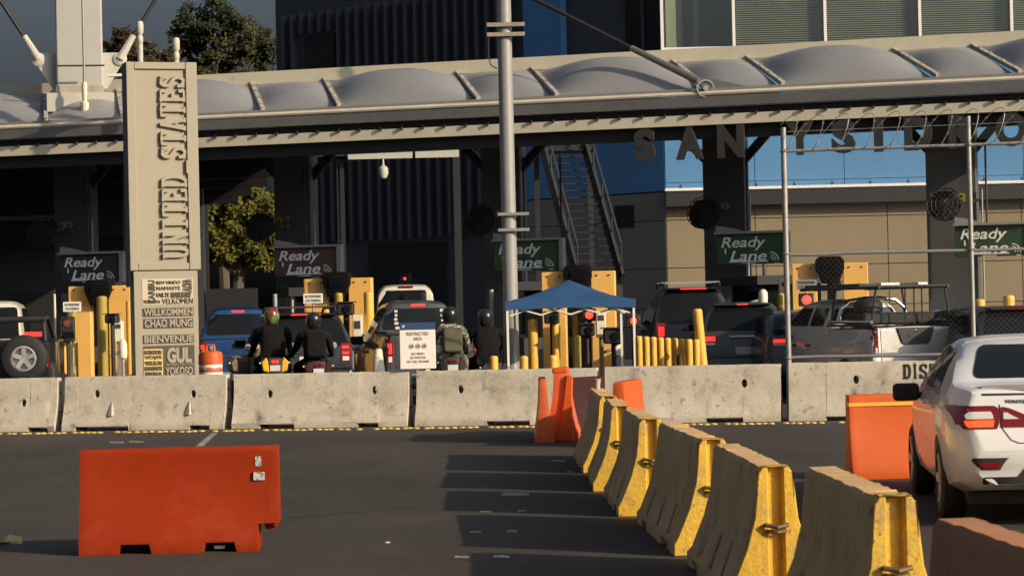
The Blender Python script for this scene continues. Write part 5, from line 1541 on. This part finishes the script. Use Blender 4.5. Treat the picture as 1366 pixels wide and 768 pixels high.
    bm_ = o_.get('bumper', pm if kind != 'pickup' else M_chrome)
    b_ = MB(); b_.box(-w * .90, w * .90, -.10, .12, .42, .62); b_.build('bumper', bm_, v, bevel=.045, seg=2)
    if kind == 'pickup':
        patch(pr, rr_rows(.72, bt - .05, -w * .76, w * .76, -w * .76, w * .76, .03), 'tailgate', pm, v, .014, 6)
        b_ = MB(); b_.box(-.17, .17, -.035, .0, bt - .20, bt - .08); b_.build('tailgate_handle', M_dark, v, bevel=.015)
        b_ = MB(); b_.box(-w * .80, w * .80, .12, cb - .06, bt + .001, bt + .006); b_.build('bed_liner', M_black, v)
        for sg in (-1, 1):
            b_ = MB(); b_.box(sg * w * .88 - .05, sg * w * .88 + .05, .04, cb - .04, bt + .002, bt + .05); b_.build('bed_rail', M_dark, v, bevel=.01)
    elif kind != 'van':
        b_ = MB(); zz = bl - .09; b_.box(-.28, .28, -.012 + .09, .12, zz, zz + .05); b_.build('handle_trim', M_chrome if o_.get('chrome') else M_dark, v, bevel=.01)
    else:
        b_ = MB(); b_.box(-.006, .006, .07, .13, .72, H - .2); b_.build('door_seam', M_dark, v)
    for sg in (-1, 1):
        my = {'suv': L * .67, 'hatch': L * .66, 'van': L * .68, 'pickup': (cb + 1.75) if kind == 'pickup' else 0, 'sedan': 3.0}[kind]
        h, n_ = pr.side(my, bl + .02, sg)
        mirror(v, (h.x if h else sg * w), my, bl + .10, sg, o_.get('mirror_m', M_dark), 1.15 if kind in ('pickup', 'van') else 1)
        for y in (ya, yb): wheel(v, sg * (w - .125), y, R_t, .22, R_t * .64, sg, M_rim)
        if kind != 'van':
            for yh in ((L * .40, L * .58) if kind != 'pickup' else (cb + .70, cb + 1.35)):
                h, n_ = pr.side(yh, bl - .12, sg)
                if h: b_ = MB(); b_.box(h.x - .03, h.x + .03, yh - .10, yh + .10, bl - .14, bl - .10); b_.build('door_handle', M_dark, v, bevel=.01)
    if o_.get('rack'):
        for sg in (-1, 1):
            b_ = MB(); b_.tube([(sg * w * .62, .55, H - .02), (sg * w * .62, .62, H + .06), (sg * w * .62, L * .5, H + .07), (sg * w * .62, L * .56, H - .01)], .025, 8); b_.build('roof_rail', M_dark, v)
        for y in (.9, L * .42):
            b_ = MB(); b_.beam((-w * .66, y, H + .09), (w * .66, y, H + .09), .08, .03); b_.build('cross_bar', M_galv if o_.get('rack') == 2 else M_dark, v)
    return v, pr

HD = 11
black_p = paint('black', (.008, .008, .009)); grey_p = paint('graphite', (.045, .052, .050), .3); navy_p = paint('blue_black', (.02, .026, .034), .2)
blue_p = paint('blue', (.010, .050, .16), .2); van_p = paint('cream_white', (.66, .61, .50)); char_p = paint('charcoal', (.07, .072, .074), .4)
silver_p = paint('silver', (.52, .50, .46), .15, .34); white_p = paint('white', (.72, .71, .70)); dsil_p = paint('dull_silver', (.30, .30, .30), .4)

vehicle('van', 'white van at the far left edge, only its rear corner in view', -22, 51.0, 8, 1.75, 2.22, 5.0, van_p)
vehicle('pickup', 'blue pickup truck with dark rear window behind the traffic drum', 322, 52.0, 8, 1.86, 1.99, 5.6, blue_p, deck=1.30)
vehicle('suv', 'black sport utility car behind the pair of motorcyclists', 411, 46.5, 11, 1.90, 1.83, 4.8, black_p, rack=1, tail=(.88, 1.22))
vehicle('van', 'cream white van behind the charcoal pickup', 543, 58.0, 4, 1.62, 2.45, 5.4, van_p, brake=False)
vp, vpr = vehicle('pickup', 'charcoal pickup truck with window stickers behind the restricted area sign', 578, 47.0, 10, 1.92, 2.02, 5.8, char_p, deck=1.36)
for (x, z, w_, h_) in ((-.44, 1.80, .06, .05), (-.44, 1.72, .05, .05), (-.45, 1.64, .06, .05), (-.44, 1.56, .08, .05), (-.40, 1.47, .13, .05), (.47, 1.80, .06, .06), (.47, 1.7, .05, .04), (.48, 1.6, .05, .04), (.48, 1.5, .07, .05)):
    patch(vpr, [(z - h_ / 2, x - w_ / 2, x + w_ / 2), (z + h_ / 2, x - w_ / 2, x + w_ / 2)], 'window_sticker', mat('sticker_white', (.5, .5, .48), .6, var=.3, vscale=60), vp, .016, 2)
vehicle('suv', 'tall black sport utility car with roof rack right of the tent', 928, 53.0, 1, 1.92, 2.20, 5.2, black_p, rack=2, tail=(.95, 1.42), belt=1.35)
vehicle('hatch', 'grey-green minivan behind the leaning yellow bollard', 992, 48.5, -4, 1.80, 1.84, 4.6, grey_p, chrome=1, tail=(.98, 1.20), taili=(.58, .88), belt=1.22)
vehicle('sedan', 'dark sedan half hidden by the pickup, left of the fence post', 1084, 46.2, 1, 1.78, 1.66, 4.6, navy_p, deck=1.20, belt=1.12, tail=(.98, 1.14))
vehicle('hatch', 'dull silver car beyond the black one at the right edge', 1330, 50.5, 8, 1.80, 1.62, 4.4, dsil_p, brake=False)
vehicle('suv', 'black car at the right edge above the white sedan roof', 1372, 42.0, 10, 1.86, 1.66, 4.5, black_p, brake=False)
# silver pickup with a load rack
vs_, vsr = vehicle('pickup', 'silver pickup truck with chrome hoop and overhead rack behind the fence', 1221, 43.2, 17, 1.72, 1.84, 5.2, silver_p, deck=1.33, tail=(.84, 1.30), taili=(.82, .93), brake=False, bumper=M_chrome)
b_ = MB(); b_.prism([(-.36, 1.31), (-.27, 1.04), (-.22, 1.02), (.22, 1.02), (.27, 1.04), (.36, 1.31)], -.03, .03); b_.build('tailgate_panel', M_dark, vs_, bevel=.01)
b_ = MB(); b_.lathe([(.035, 0), (.035, .01), (0, .012)], 12, Matrix.Translation((0, -.031, 1.25)) @ Matrix.Rotation(R(90), 4, 'X')); b_.build('badge', M_chrome, vs_)
b_ = MB(); b_.box(-.80, -.26, -.022, -.012, .86, .885); b_.build('tailgate_trim', M_chrome, vs_)
# rack of black posts with overhead tray, chrome hoops and bars
rk = []
for sg in (-1, 1):
    for y in (.15, 1.85):
        b_ = MB(); b_.tube([(sg * .76, y, 1.36), (sg * .66, y, 2.02)], .022, 8); b_.build('rack_post', M_dark, vs_)
    b_ = MB(); b_.tube([(sg * .66, .0, 2.02), (sg * .66, 3.4, 2.02)], .028, 8); b_.build('rack_rail', M_dark, vs_)
    b_ = MB(); b_.tube([(sg * .78, .1, 1.42), (sg * .78, 1.9, 1.42)], .03, 8); b_.build('chrome_rail', M_chrome, vs_)
for y in (.05, .95, 1.9, 3.3):
    b_ = MB(); b_.tube([(-.68, y, 2.03), (.68, y, 2.03)], .024, 8); b_.build('rack_bar', M_dark, vs_)
b_ = MB(); b_.box(-.62, .62, .9, 3.3, 2.045, 2.10); b_.build('rack_tray', M_dark, vs_)
for (x, y) in ((-.35, .5), (-.15, .55), (.42, .6)):
    b_ = MB(); b_.box(x - .09, x + .09, y - .1, y + .1, 2.06, 2.10); b_.build('rack_clip', M_white, vs_)
b_ = MB(); b_.tube([(-.70, 1.7, 1.40), (-.62, 1.7, 1.66), (-.45, 1.7, 1.80), (-.15, 1.7, 1.84), (.15, 1.7, 1.84), (.45, 1.7, 1.80), (.62, 1.7, 1.66), (.70, 1.7, 1.40)], .036, 10); b_.build('chrome_hoop', M_chrome, vs_)
for x in (-.12, .05, .2):
    b_ = MB(); b_.tube([(x, .12, 1.36), (x, .12, 2.02)], .014, 6); b_.build('rack_strut', M_dark, vs_)
b_ = MB(); b_.box(-.70, .70, .6, 1.4, 1.36, 1.58); b_.build('load_box', M_black, vs_, bevel=.04)
b_ = MB(); b_.lathe([(.2, 0), (.26, .06), (.26, .2), (.12, .3), (0, .3)], 14, Matrix.Translation((-.42, 1.0, 1.55))); b_.build('load_bundle', M_dark, vs_)

# open-topped jeep-like car with a spare wheel
jp = P(15, 478, 43.0)
jeep = thing('off_road_car', 'black open off-road car with alloy spare wheel at the left edge', 'car', (jp.x - .12, jp.y, 0), R(6), 'vehicles waiting at the booths')
b_ = MB(); b_.box(-.78, .78, .0, 3.4, .55, 1.42); b_.build('tub', black_p, jeep, bevel=.06, seg=3)
b_ = MB(); b_.box(-.70, .70, 2.6, 3.7, .6, 1.25); b_.build('bonnet', black_p, jeep, bevel=.05, seg=2)
for sg in (-1, 1):
    b_ = MB(); b_.prism([(.55, .0), (.85, .0), (.85, .5), (.8, .62), (.55, .62)][::1], -.05, .75, Matrix.Translation((0 if sg > 0 else 0, .1, .42)) @ Matrix.Diagonal((sg, 1, 1, 1))); b_.build('fender', M_dark, jeep, bevel=.03)
    b_ = MB(); b_.tube([(sg * .66, .55, 1.40), (sg * .64, .6, 1.80), (sg * .62, 1.7, 1.83), (sg * .66, 2.5, 1.45)], .04, 8); b_.build('roll_bar', M_dark, jeep)
    l_ = MB(); l_.box(sg * .70 - .06, sg * .70 + .06, -.035, .02, .94, 1.20); lo = l_.build('tail_lamp', M_red, jeep, bevel=.015)
    for zz in (.98, 1.09):
        e_ = MB(); e_.box(sg * .70 - .045, sg * .70 + .045, -.045, -.036, zz, zz + .08); e_.build('lamp_element', M_red_l, lo, bevel=.008)
    for y in (.75, 3.0): wheel(jeep, sg * .72, y, .40, .26, .25, sg, M_rim)
    mirror(jeep, sg * .78, 2.5, 1.5, sg, M_dark)
b_ = MB(); b_.tube([(-.66, .58, 1.80), (.66, .58, 1.80)], .055, 8); b_.build('roll_bar', M_dark, jeep)
b_ = MB(); b_.box(-.74, .74, 2.45, 2.5, 1.4, 1.44); b_.build('windscreen_base', M_dark, jeep)
b_ = MB(); b_.box(-.80, .80, -.16, .0, .48, .62); b_.build('bumper', M_dark, jeep, bevel=.03)
spx = (P(30, 478, 42.8).x - (jp.x - .12))
wheel(jeep, 0, 0, .41, .26, .215, 1, M_rim, name='spare_wheel', axis='Y', loc=(spx, -.14, P(30, 478, 42.8).z))
b_ = MB(); b_.box(spx + .0, spx + .3, -.03, -.005, 1.5, 1.58); b_.build('high_brake_lamp', M_red_l, jeep)

# ================================================================== WHITE SEDAN (near)
WL, WW, WH = 4.62, 1.76, 1.47
w = WW / 2
top = [(0, .60), (.012, .66), (.03, .735), (.055, .80), (.085, .93), (.10, 1.035), (.125, 1.075), (.20, 1.088), (.45, 1.10), (.56, 1.115), (.66, 1.16), (1.0, 1.315), (1.25, 1.40), (1.45, 1.44), (1.85, 1.468), (2.25, 1.465), (2.6, 1.43), (3.0, 1.28), (3.45, 1.075), (3.65, 1.02), (4.2, .93), (4.5, .80), (4.60, .66), (WL, .55)]
belt = [(0, .88), (.6, 1.0), (1.2, 1.005), (3.0, .95), (WL, .84)]
half = [(0, w * .74), (.03, w * .80), (.08, w * .865), (.18, w * .93), (.35, w * .975), (.7, w), (1.3, w * 1.0), (3.2, w * .99), (3.9, w * .96), (4.3, w * .86), (4.55, w * .68), (WL, w * .55)]
bot = [(0, .34), (.2, .29), (.6, .24), (1.6, .22), (3.0, .22), (4.3, .22), (WL, .3)]
ps = P(1419, 560, 18.9)
sed = thing('white_sedan', 'white sedan with lit tail lamp cut off by the right edge', 'car', (ps.x, ps.y, 0), R(-4.5))
sme = car_body(WL, chaikin(top, 1), belt, bot, chaikin(half, 1), .47, arch=[(.98, .355, .325), (3.68, .355, .325)], crown=.03, roofr=.12)
obj('body', sme, white_p, sed); sp = Proj(sme)
patch(sp, rr_rows(1.135, 1.385, -.62, .62, -.50, .50, .06, 5, 4), 'rear_window', M_glass_n, sed, .007, 14)
for sg in (-1, 1):
    patch(sp, rr_rows(1.03, 1.36, 1.18, 1.95, 1.42, 1.95, .05, 4, 3), 'rear_side_window', M_glass_n, sed, .006, 8, side=sg)
    patch(sp, rr_rows(1.01, 1.37, 2.03, 3.05, 2.03, 2.62, .05, 4, 3), 'front_side_window', M_glass_n, sed, .006, 8, side=sg)
    patch(sp, [(1.0, .95, 3.15), (1.022, .98, 3.12)], 'window_trim', M_chrome, sed, .010, 10, side=sg)
    # tail lamp: main part and inner part on the boot lid
    tl = patch(sp, [(.765, sg * .50, sg * .745), (.80, sg * .485, sg * .775), (.85, sg * .475, sg * .81), (.895, sg * .475, sg * .835), (.925, sg * .49, sg * .845), (.94, sg * .52, sg * .84)], 'tail_lamp', M_red, sed, .012, 10)
    patch(sp, [(.775, sg * .53, sg * .715), (.80, sg * .525, sg * .735), (.828, sg * .52, sg * .74)], 'lamp_element', M_amber, tl, .018, 6)
    patch(sp, [(.838, sg * .525, sg * .725), (.87, sg * .53, sg * .735), (.895, sg * .545, sg * .71)], 'reverse_lens', M_clear, tl, .018, 6)
    ti = patch(sp, [(.775, sg * .24, sg * .465), (.80, sg * .215, sg * .465), (.84, sg * .24, sg * .463), (.88, sg * .31, sg * .462), (.915, sg * .39, sg * .462), (.93, sg * .44, sg * .462)], 'inner_tail_lamp', M_red, sed, .011, 8)
    patch(sp, [(.835, sg * .33, sg * .45), (.86, sg * .38, sg * .45), (.885, sg * .42, sg * .45)], 'reverse_lens', M_clear, ti, .017, 5)
    # wraparound of the lamp on the wing
    patch(sp, [(.80, .10, .16), (.86, .09, .24), (.91, .10, .30), (.935, .13, .28)], 'tail_lamp_wrap', M_red, sed, .010, 6, side=sg)
    rf = patch(sp, [(.455, sg * .49, sg * .63), (.49, sg * .47, sg * .67), (.53, sg * .44, sg * .70), (.545, sg * .42, sg * .69)], 'reflector_pocket', M_black, sed, .008, 6)
    patch(sp, [(.468, sg * .50, sg * .62), (.51, sg * .475, sg * .655)], 'reflector', M_red, rf, .014, 4)
    for y in (.98, 3.68): wheel(sed, sg * (w - .115), y, .325, .21, .215, sg, M_rim)
    h, n_ = sp.side(2.75, 1.02, sg)
    b_ = MB(); b_.box(-.11, .12, -.06, .09, -.08, .075, Matrix.Translation((h.x + sg * .17, 2.80, .965))); mo = b_.build('mirror', M_black, sed, bevel=.05, seg=4)
    b_ = MB(); b_.beam((h.x - sg * .04, 2.84, .94), (h.x + sg * .1, 2.82, .93), .07, .05); b_.build('mirror_arm', M_black, mo)
    for y in (1.30, 2.25):
        h, n_ = sp.side(y, .90, sg); b_ = MB(); b_.box(h.x - .03, h.x + .03, y - .10, y + .10, .885, .92); b_.build('door_handle', white_p, sed, bevel=.012)
    # lines between doors
    for y in (1.98, 3.08):
        patch(sp, [(.32, y - .004, y + .004), (.6, y - .004, y + .004), (.98, y - .004, y + .004)], 'door_gap', M_black, sed, .002, 1, side=sg)
# boot lid: spoiler edge, seam, chrome strip, plate recess, lower diffuser
patch(sp, [(1.018, -.60, .60), (1.033, -.61, .61)], 'boot_edge_shadow_gap', M_black, sed, .004, 14)
b_ = MB(); n_ = 14
for k in range(n_):
    a, b = -.60 + 1.2 * k / n_, -.60 + 1.2 * (k + 1) / n_
    ya, yb = .075 + .10 * (a / .6) ** 2, .075 + .10 * (b / .6) ** 2
    b_.add([(a, ya, 1.062), (b, yb, 1.062), (b, yb - .012, 1.088), (a, ya - .012, 1.088), (a, ya + .16, 1.095), (b, yb + .16, 1.095), (a, ya + .03, 1.045), (b, yb + .03, 1.045)], [(0, 1, 2, 3), (3, 2, 5, 4), (6, 7, 1, 0)])
b_.build('boot_lip', white_p, sed)
seam = [(-.475, .95), (-.47, .78), (-.40, .68), (-.34, .655), (.34, .655), (.40, .68), (.47, .78), (.475, .95)]
sb_ = MB(); pts = []
for (a, b) in zip(seam[:-1], seam[1:]):
    for k in range(6):
        x, z = a[0] + (b[0] - a[0]) * k / 6, a[1] + (b[1] - a[1]) * k / 6
        h, nn = sp.rear(x, z)
        if h: pts.append(h + Vector((0, -.0005, 0)))
sb_.tube(pts, .0045, 5); sb_.build('boot_seam', M_black, sed)
patch(sp, rr_rows(.885, .925, -.26, .26, -.24, .24, .012), 'chrome_strip', M_chrome, sed, .014, 8)
patch(sp, rr_rows(.70, .86, -.20, .20, -.20, .20, .02), 'licence_plate', M_plate, sed, .010, 6)
patch(sp, rr_rows(.35, .50, -.40, .40, -.27, .27, .03), 'diffuser', M_black, sed, .012, 8)
patch(sp, rr_rows(.345, .40, -.62, .62, -.62, .62, .02), 'lower_valance', M_black, sed, .010, 10)
tm = text_mesh('SENTRA', .205, .026, .004, .02, space=1.1)
h, nn = sp.rear(-.33, .975)
tm.transform(Matrix.Translation((-.33, h.y - .006, .972)) @ Matrix.Rotation(R(-4), 4, 'Z')); obj('badge_lettering', tm, M_chrome if False else mat('badge_dark', (.06, .06, .06), .35), sed)
ub = MB(); ub.box(-.7, .7, .35, 4.2, .17, .26); ub.build('underbody', M_black, sed)
ex = MB(); ex.tube([(.45, .1, .26), (.45, .6, .26)], .03, 10); ex.build('exhaust', M_chrome, sed)

# ================================================================== MOTORCYCLES AND RIDERS
def skin_body(name, joints, edges, radii, m, parent, sub=2):
    me = bpy.data.meshes.new(name); me.from_pydata(joints, edges, [])
    o = bpy.data.objects.new(name, me); COL.objects.link(o)
    sk = o.modifiers.new('skin', 'SKIN'); ss_ = o.modifiers.new('sub', 'SUBSURF'); ss_.levels = ss_.render_levels = sub
    for i, r_ in enumerate(radii):
        me.skin_vertices[0].data[i].radius = r_ if isinstance(r_, tuple) else (r_, r_)
        me.skin_vertices[0].data[i].use_root = (i == 0)
    dg = bpy.context.evaluated_depsgraph_get(); dg.update()
    r = bpy.data.meshes.new_from_object(o.evaluated_get(dg))
    bpy.data.objects.remove(o)
    r.polygons.foreach_set('use_smooth', [True] * len(r.polygons))
    return obj(name, r, m, parent)

M_helm_d = mat('helmet_black', (.015, .015, .016), .2, coat=.5)
def motorcycle(px, D, head, label, tail_m, fm, seat_h=.80, plate=True):
    p = P(px, 450, D); t_ = thing('motorcycle', label, 'motorcycle', (p.x, p.y, 0), R(head), 'motorcycles in the queue')
    for y, w_ in ((.30, .16), (1.65, .12)):
        wheel(t_, 0, y, .31, w_, .21, 1, M_dark, spokes=5)
    b_ = MB(); b_.prism([(-.13, seat_h - .20), (.13, seat_h - .20), (.17, seat_h + .02), (.11, seat_h + .09), (-.11, seat_h + .09), (-.17, seat_h + .02)], -.02, .30); b_.build('tail_cowl', M_dark, t_, bevel=.03, seg=2)
    for sg in (-1, 1):
        b_ = MB(); b_.prism([(sg * .10, seat_h - .17), (sg * .21, seat_h - .14), (sg * .235, seat_h + .02), (sg * .15, seat_h + .10), (sg * .12, seat_h + .02)][::sg], -.035, .25); b_.build('side_panel', fm, t_, bevel=.015)
    b_ = MB(); b_.box(-.14, .14, .1, .95, seat_h - .05, seat_h + .02); b_.build('seat', M_black, t_, bevel=.04, seg=2)
    b_ = MB(); b_.lathe([(0, -.3), (.13, -.22), (.17, 0), (.14, .2), (0, .3)], 14, Matrix.Translation((0, 1.1, .90)) @ Matrix.Rotation(R(90), 4, 'X')); b_.build('tank', fm, t_, smooth=60)
    b_ = MB(); b_.box(-.16, .16, .6, 1.25, .30, .62); b_.build('engine', M_dark, t_, bevel=.05, seg=2)
    b_ = MB(); b_.tube([(0, 1.65, .31), (0, 1.42, .95)], .045, 8); b_.build('fork', M_galv, t_)
    b_ = MB(); b_.tube([(-.38, 1.20, 1.03), (-.15, 1.38, 1.05), (.15, 1.38, 1.05), (.38, 1.20, 1.03)], .018, 8); b_.build('handlebar', M_dark, t_)
    for sg in (-1, 1):
        b_ = MB(); b_.tube([(sg * .28, 1.3, 1.05), (sg * .36, 1.28, 1.20)], .010, 6); m_ = b_.build('mirror_stalk', M_dark, t_)
        b_ = MB(); b_.lathe([(0, -.01), (.055, -.008), (.06, .0), (.05, .015), (0, .02)], 12, Matrix.Translation((sg * .40, 1.27, 1.22)) @ Matrix.Rotation(R(90), 4, 'X')); b_.build('mirror_glass', M_galv, m_)
        b_ = MB(); b_.tube([(sg * .15, .02, seat_h), (sg * .27, .0, seat_h)], .016, 8); b_.build('indicator', M_clear if sg < 0 else M_clear, t_)
    for xx in (-.035, .035):
        b_ = MB(); b_.lathe([(.035, 0), (.03, .012), (0, .016)], 12, Matrix.Translation((xx, -.02, seat_h + .02)) @ Matrix.Rotation(R(90), 4, 'X')); b_.build('tail_lamp', tail_m, t_)
    if plate:
        b_ = MB(); b_.box(-.09, .09, -.04, -.03, seat_h - .14, seat_h - .04); b_.build('licence_plate', M_plate, t_)
    b_ = MB(); b_.tube([(.16, .2, .38), (.15, .9, .36)], .05, 10); b_.build('exhaust', M_galv, t_)
    return t_
def rider(px, D, head, label, jm, trm, helm, seat_h=.80, lean=.18, hs=1.0, pack=None, bulk=1.0):
    p = P(px, 450, D); t_ = thing('person', label, 'person', (p.x, p.y, 0), R(head), 'motorcycle riders')
    z = seat_h + .09
    y0 = .38
    J = [(0, y0, z), (0, y0 + lean * .35, z + .18), (0, y0 + lean * .75, z + .36), (0, y0 + lean, z + .50), (0, y0 + lean + .03, z + .58), (0, y0 + lean + .05, z + .70)]
    E = [(0, 1), (1, 2), (2, 3), (3, 4), (4, 5)]
    Rr = [(.17 * bulk, .13), (.16 * bulk, .12), (.195 * bulk, .13), (.15, .10), (.06, .06), (.085, .095)]
    for sg in (-1, 1):
        b0 = len(J)
        J += [(sg * .19 * bulk, y0 + lean, z + .48), (sg * .30, y0 + lean + .16, z + .26), (sg * .36, 1.12, 1.07), (sg * .37, 1.20, 1.05)]
        E += [(3, b0), (b0, b0 + 1), (b0 + 1, b0 + 2), (b0 + 2, b0 + 3)]
        Rr += [.085, .065, .048, .05]
        b1 = len(J)
        J += [(sg * .12, y0 + .08, z - .01), (sg * .25, y0 + .50, z - .08), (sg * .23, y0 + .30, .40), (sg * .24, y0 + .50, .33)]
        E += [(0, b1), (b1, b1 + 1), (b1 + 1, b1 + 2), (b1 + 2, b1 + 3)]
        Rr += [.11, .085, .06, .05]
    skin_body('body', J, E, Rr, jm, t_)
    c = Vector((0, y0 + lean + .06, z + .73)); r_ = .135 * hs
    hm = MB(); n1, n2 = 14, 18
    hm.lathe([(0, -.155), (.085, -.15), (.115, -.10), (.133, -.02), (.135, .05), (.115, .11), (.07, .148), (0, .16)], 22, Matrix.Translation(c) @ Matrix.Diagonal((1 * hs, 1.15 * hs, hs, 1)))
    ho = hm.build('helmet', helm, t_, smooth=60)
    vm = MB(); vs = []; fs = []
    for a in range(9):
        for k, zz in enumerate((-.05, .045)):
            t = R(90 - 70 + 140 * a / 8); vs.append((c.x + .139 * hs * math.cos(t), c.y + .139 * hs * 1.15 * math.sin(t), c.z + zz))
    for a in range(8): fs.append((2 * a, 2 * a + 2, 2 * a + 3, 2 * a + 1))
    vm.add(vs, fs); vm.build('visor', M_glass, ho)
    for sg in (-1, 1):      # gloves: palm and five curled fingers on the grips
        gb = MB(); hx, hy, hz = sg * .37, 1.20, 1.05
        gb.box(hx - .045, hx + .045, hy - .05, hy + .015, hz - .01, hz + .03)
        for k in range(4):
            fx = hx - .036 + k * .024; gb.tube([(fx, hy + .01, hz + .024), (fx, hy + .045, hz + .012), (fx, hy + .045, hz - .022), (fx, hy + .018, hz - .03)], [.011, .011, .010, .008], 6)
        gb.tube([(hx - sg * .045, hy - .03, hz), (hx - sg * .06, hy + .0, hz - .015), (hx - sg * .05, hy + .02, hz - .03)], [.013, .012, .009], 6)
        gb.build('glove', M_black, t_)
        sb = MB(); sb.box(sg * .24 - .05, sg * .24 + .05, y0 + .40, y0 + .66, .28, .36); sb.build('boot', M_black, t_, bevel=.03, seg=2)
    # trousers: snug shells over thighs and shins
    for sg in (-1, 1):
        lg = MB(); lg.tube([(sg * .10, y0 + .02, z - .01), (sg * .185, y0 + .29, z - .045), (sg * .25, y0 + .50, z - .08)], [.125, .115, .10], 12); lg.tube([(sg * .25, y0 + .50, z - .08), (sg * .24, y0 + .40, .62), (sg * .23, y0 + .31, .42)], [.10, .08, .07], 12); lg.build('trouser_leg', trm, t_, smooth=60)
    if pack:
        pk = MB(); pk.box(-.17, .17, -.10, .06, -.22, .22); o = pk.build('backpack', pack, t_, bevel=.06, seg=3, loc=(0, y0 + lean * .45 - .16, z + .30)); o.rotation_euler = (R(-14), 0, 0)
    return t_
M_jk = mat('black_jacket', (.007, .007, .0075), .9, spec=.15, var=.2, vscale=8, bump=.9, bscale=9)
M_jk2 = mat('dark_jacket', (.010, .0105, .011), .9, spec=.15, var=.2, vscale=8, bump=.9, bscale=9)
M_camo = mat('camo_cloth', (.10, .10, .075), .85, var=.3, vscale=9, stain=[((.42, .40, .34), 14, .54, .57, .9), ((.03, .03, .028), 11, .56, .6, .9)])
M_olive = mat('olive_pack', (.085, .080, .045), .85, var=.15)
M_helm_c = mat('helmet_colourful', (.20, .022, .015), .3, coat=.3, mix2=((.03, .20, .04), 7, .5, .53), stain=[((.30, .20, .04), 11, .56, .6, .9), ((.01, .01, .01), 9, .56, .6, .9)])
motorcycle(366, 42.9, 9, 'motorcycle with yellow side panels and lit red tail lamp near the drum', M_red_l, mat('yellow_fairing', (.70, .40, .03), .35, coat=.4), .95)
rider(366, 42.9, 9, 'rider in black with a red and green helmet beside the drum', M_jk, M_jk, M_helm_c, .93, bulk=1.4)
motorcycle(424, 42.6, 10, 'dark motorcycle in front of the black car, right of the yellow one', M_red, mat('red_black_fairing', (.05, .010, .010), .35, coat=.3), .88)
rider(423, 42.6, 10, 'rider in black with a black helmet in front of the black car', M_jk2, M_jk, M_helm_d, .84, bulk=1.25, pack=M_jk)
motorcycle(603, 42.3, 8, 'dark motorcycle right of the restricted area sign', M_red, mat('brown_fairing', (.07, .03, .02), .4), .90)
rider(606, 42.3, 8, 'rider in patterned jacket with olive backpack right of the restricted area sign', M_camo, M_camo, M_helm_d, .88, bulk=1.15, pack=M_olive)
motorcycle(659, 43.0, 12, 'dark motorcycle just left of the blue tent', M_red, M_dark, .78)
rider(657, 43.0, 12, 'rider in loose black jacket just left of the blue tent', M_jk, M_jk, M_helm_d, .82, bulk=1.5)
# motorcycle parked between the drum and the first rider
motorcycle(325, 43.6, 14, 'parked dark motorcycle with tan panniers between the drum and the yellow motorcycle', M_red, mat('tan_pannier', (.16, .13, .07), .6, var=.3, vscale=12), .95, plate=False)
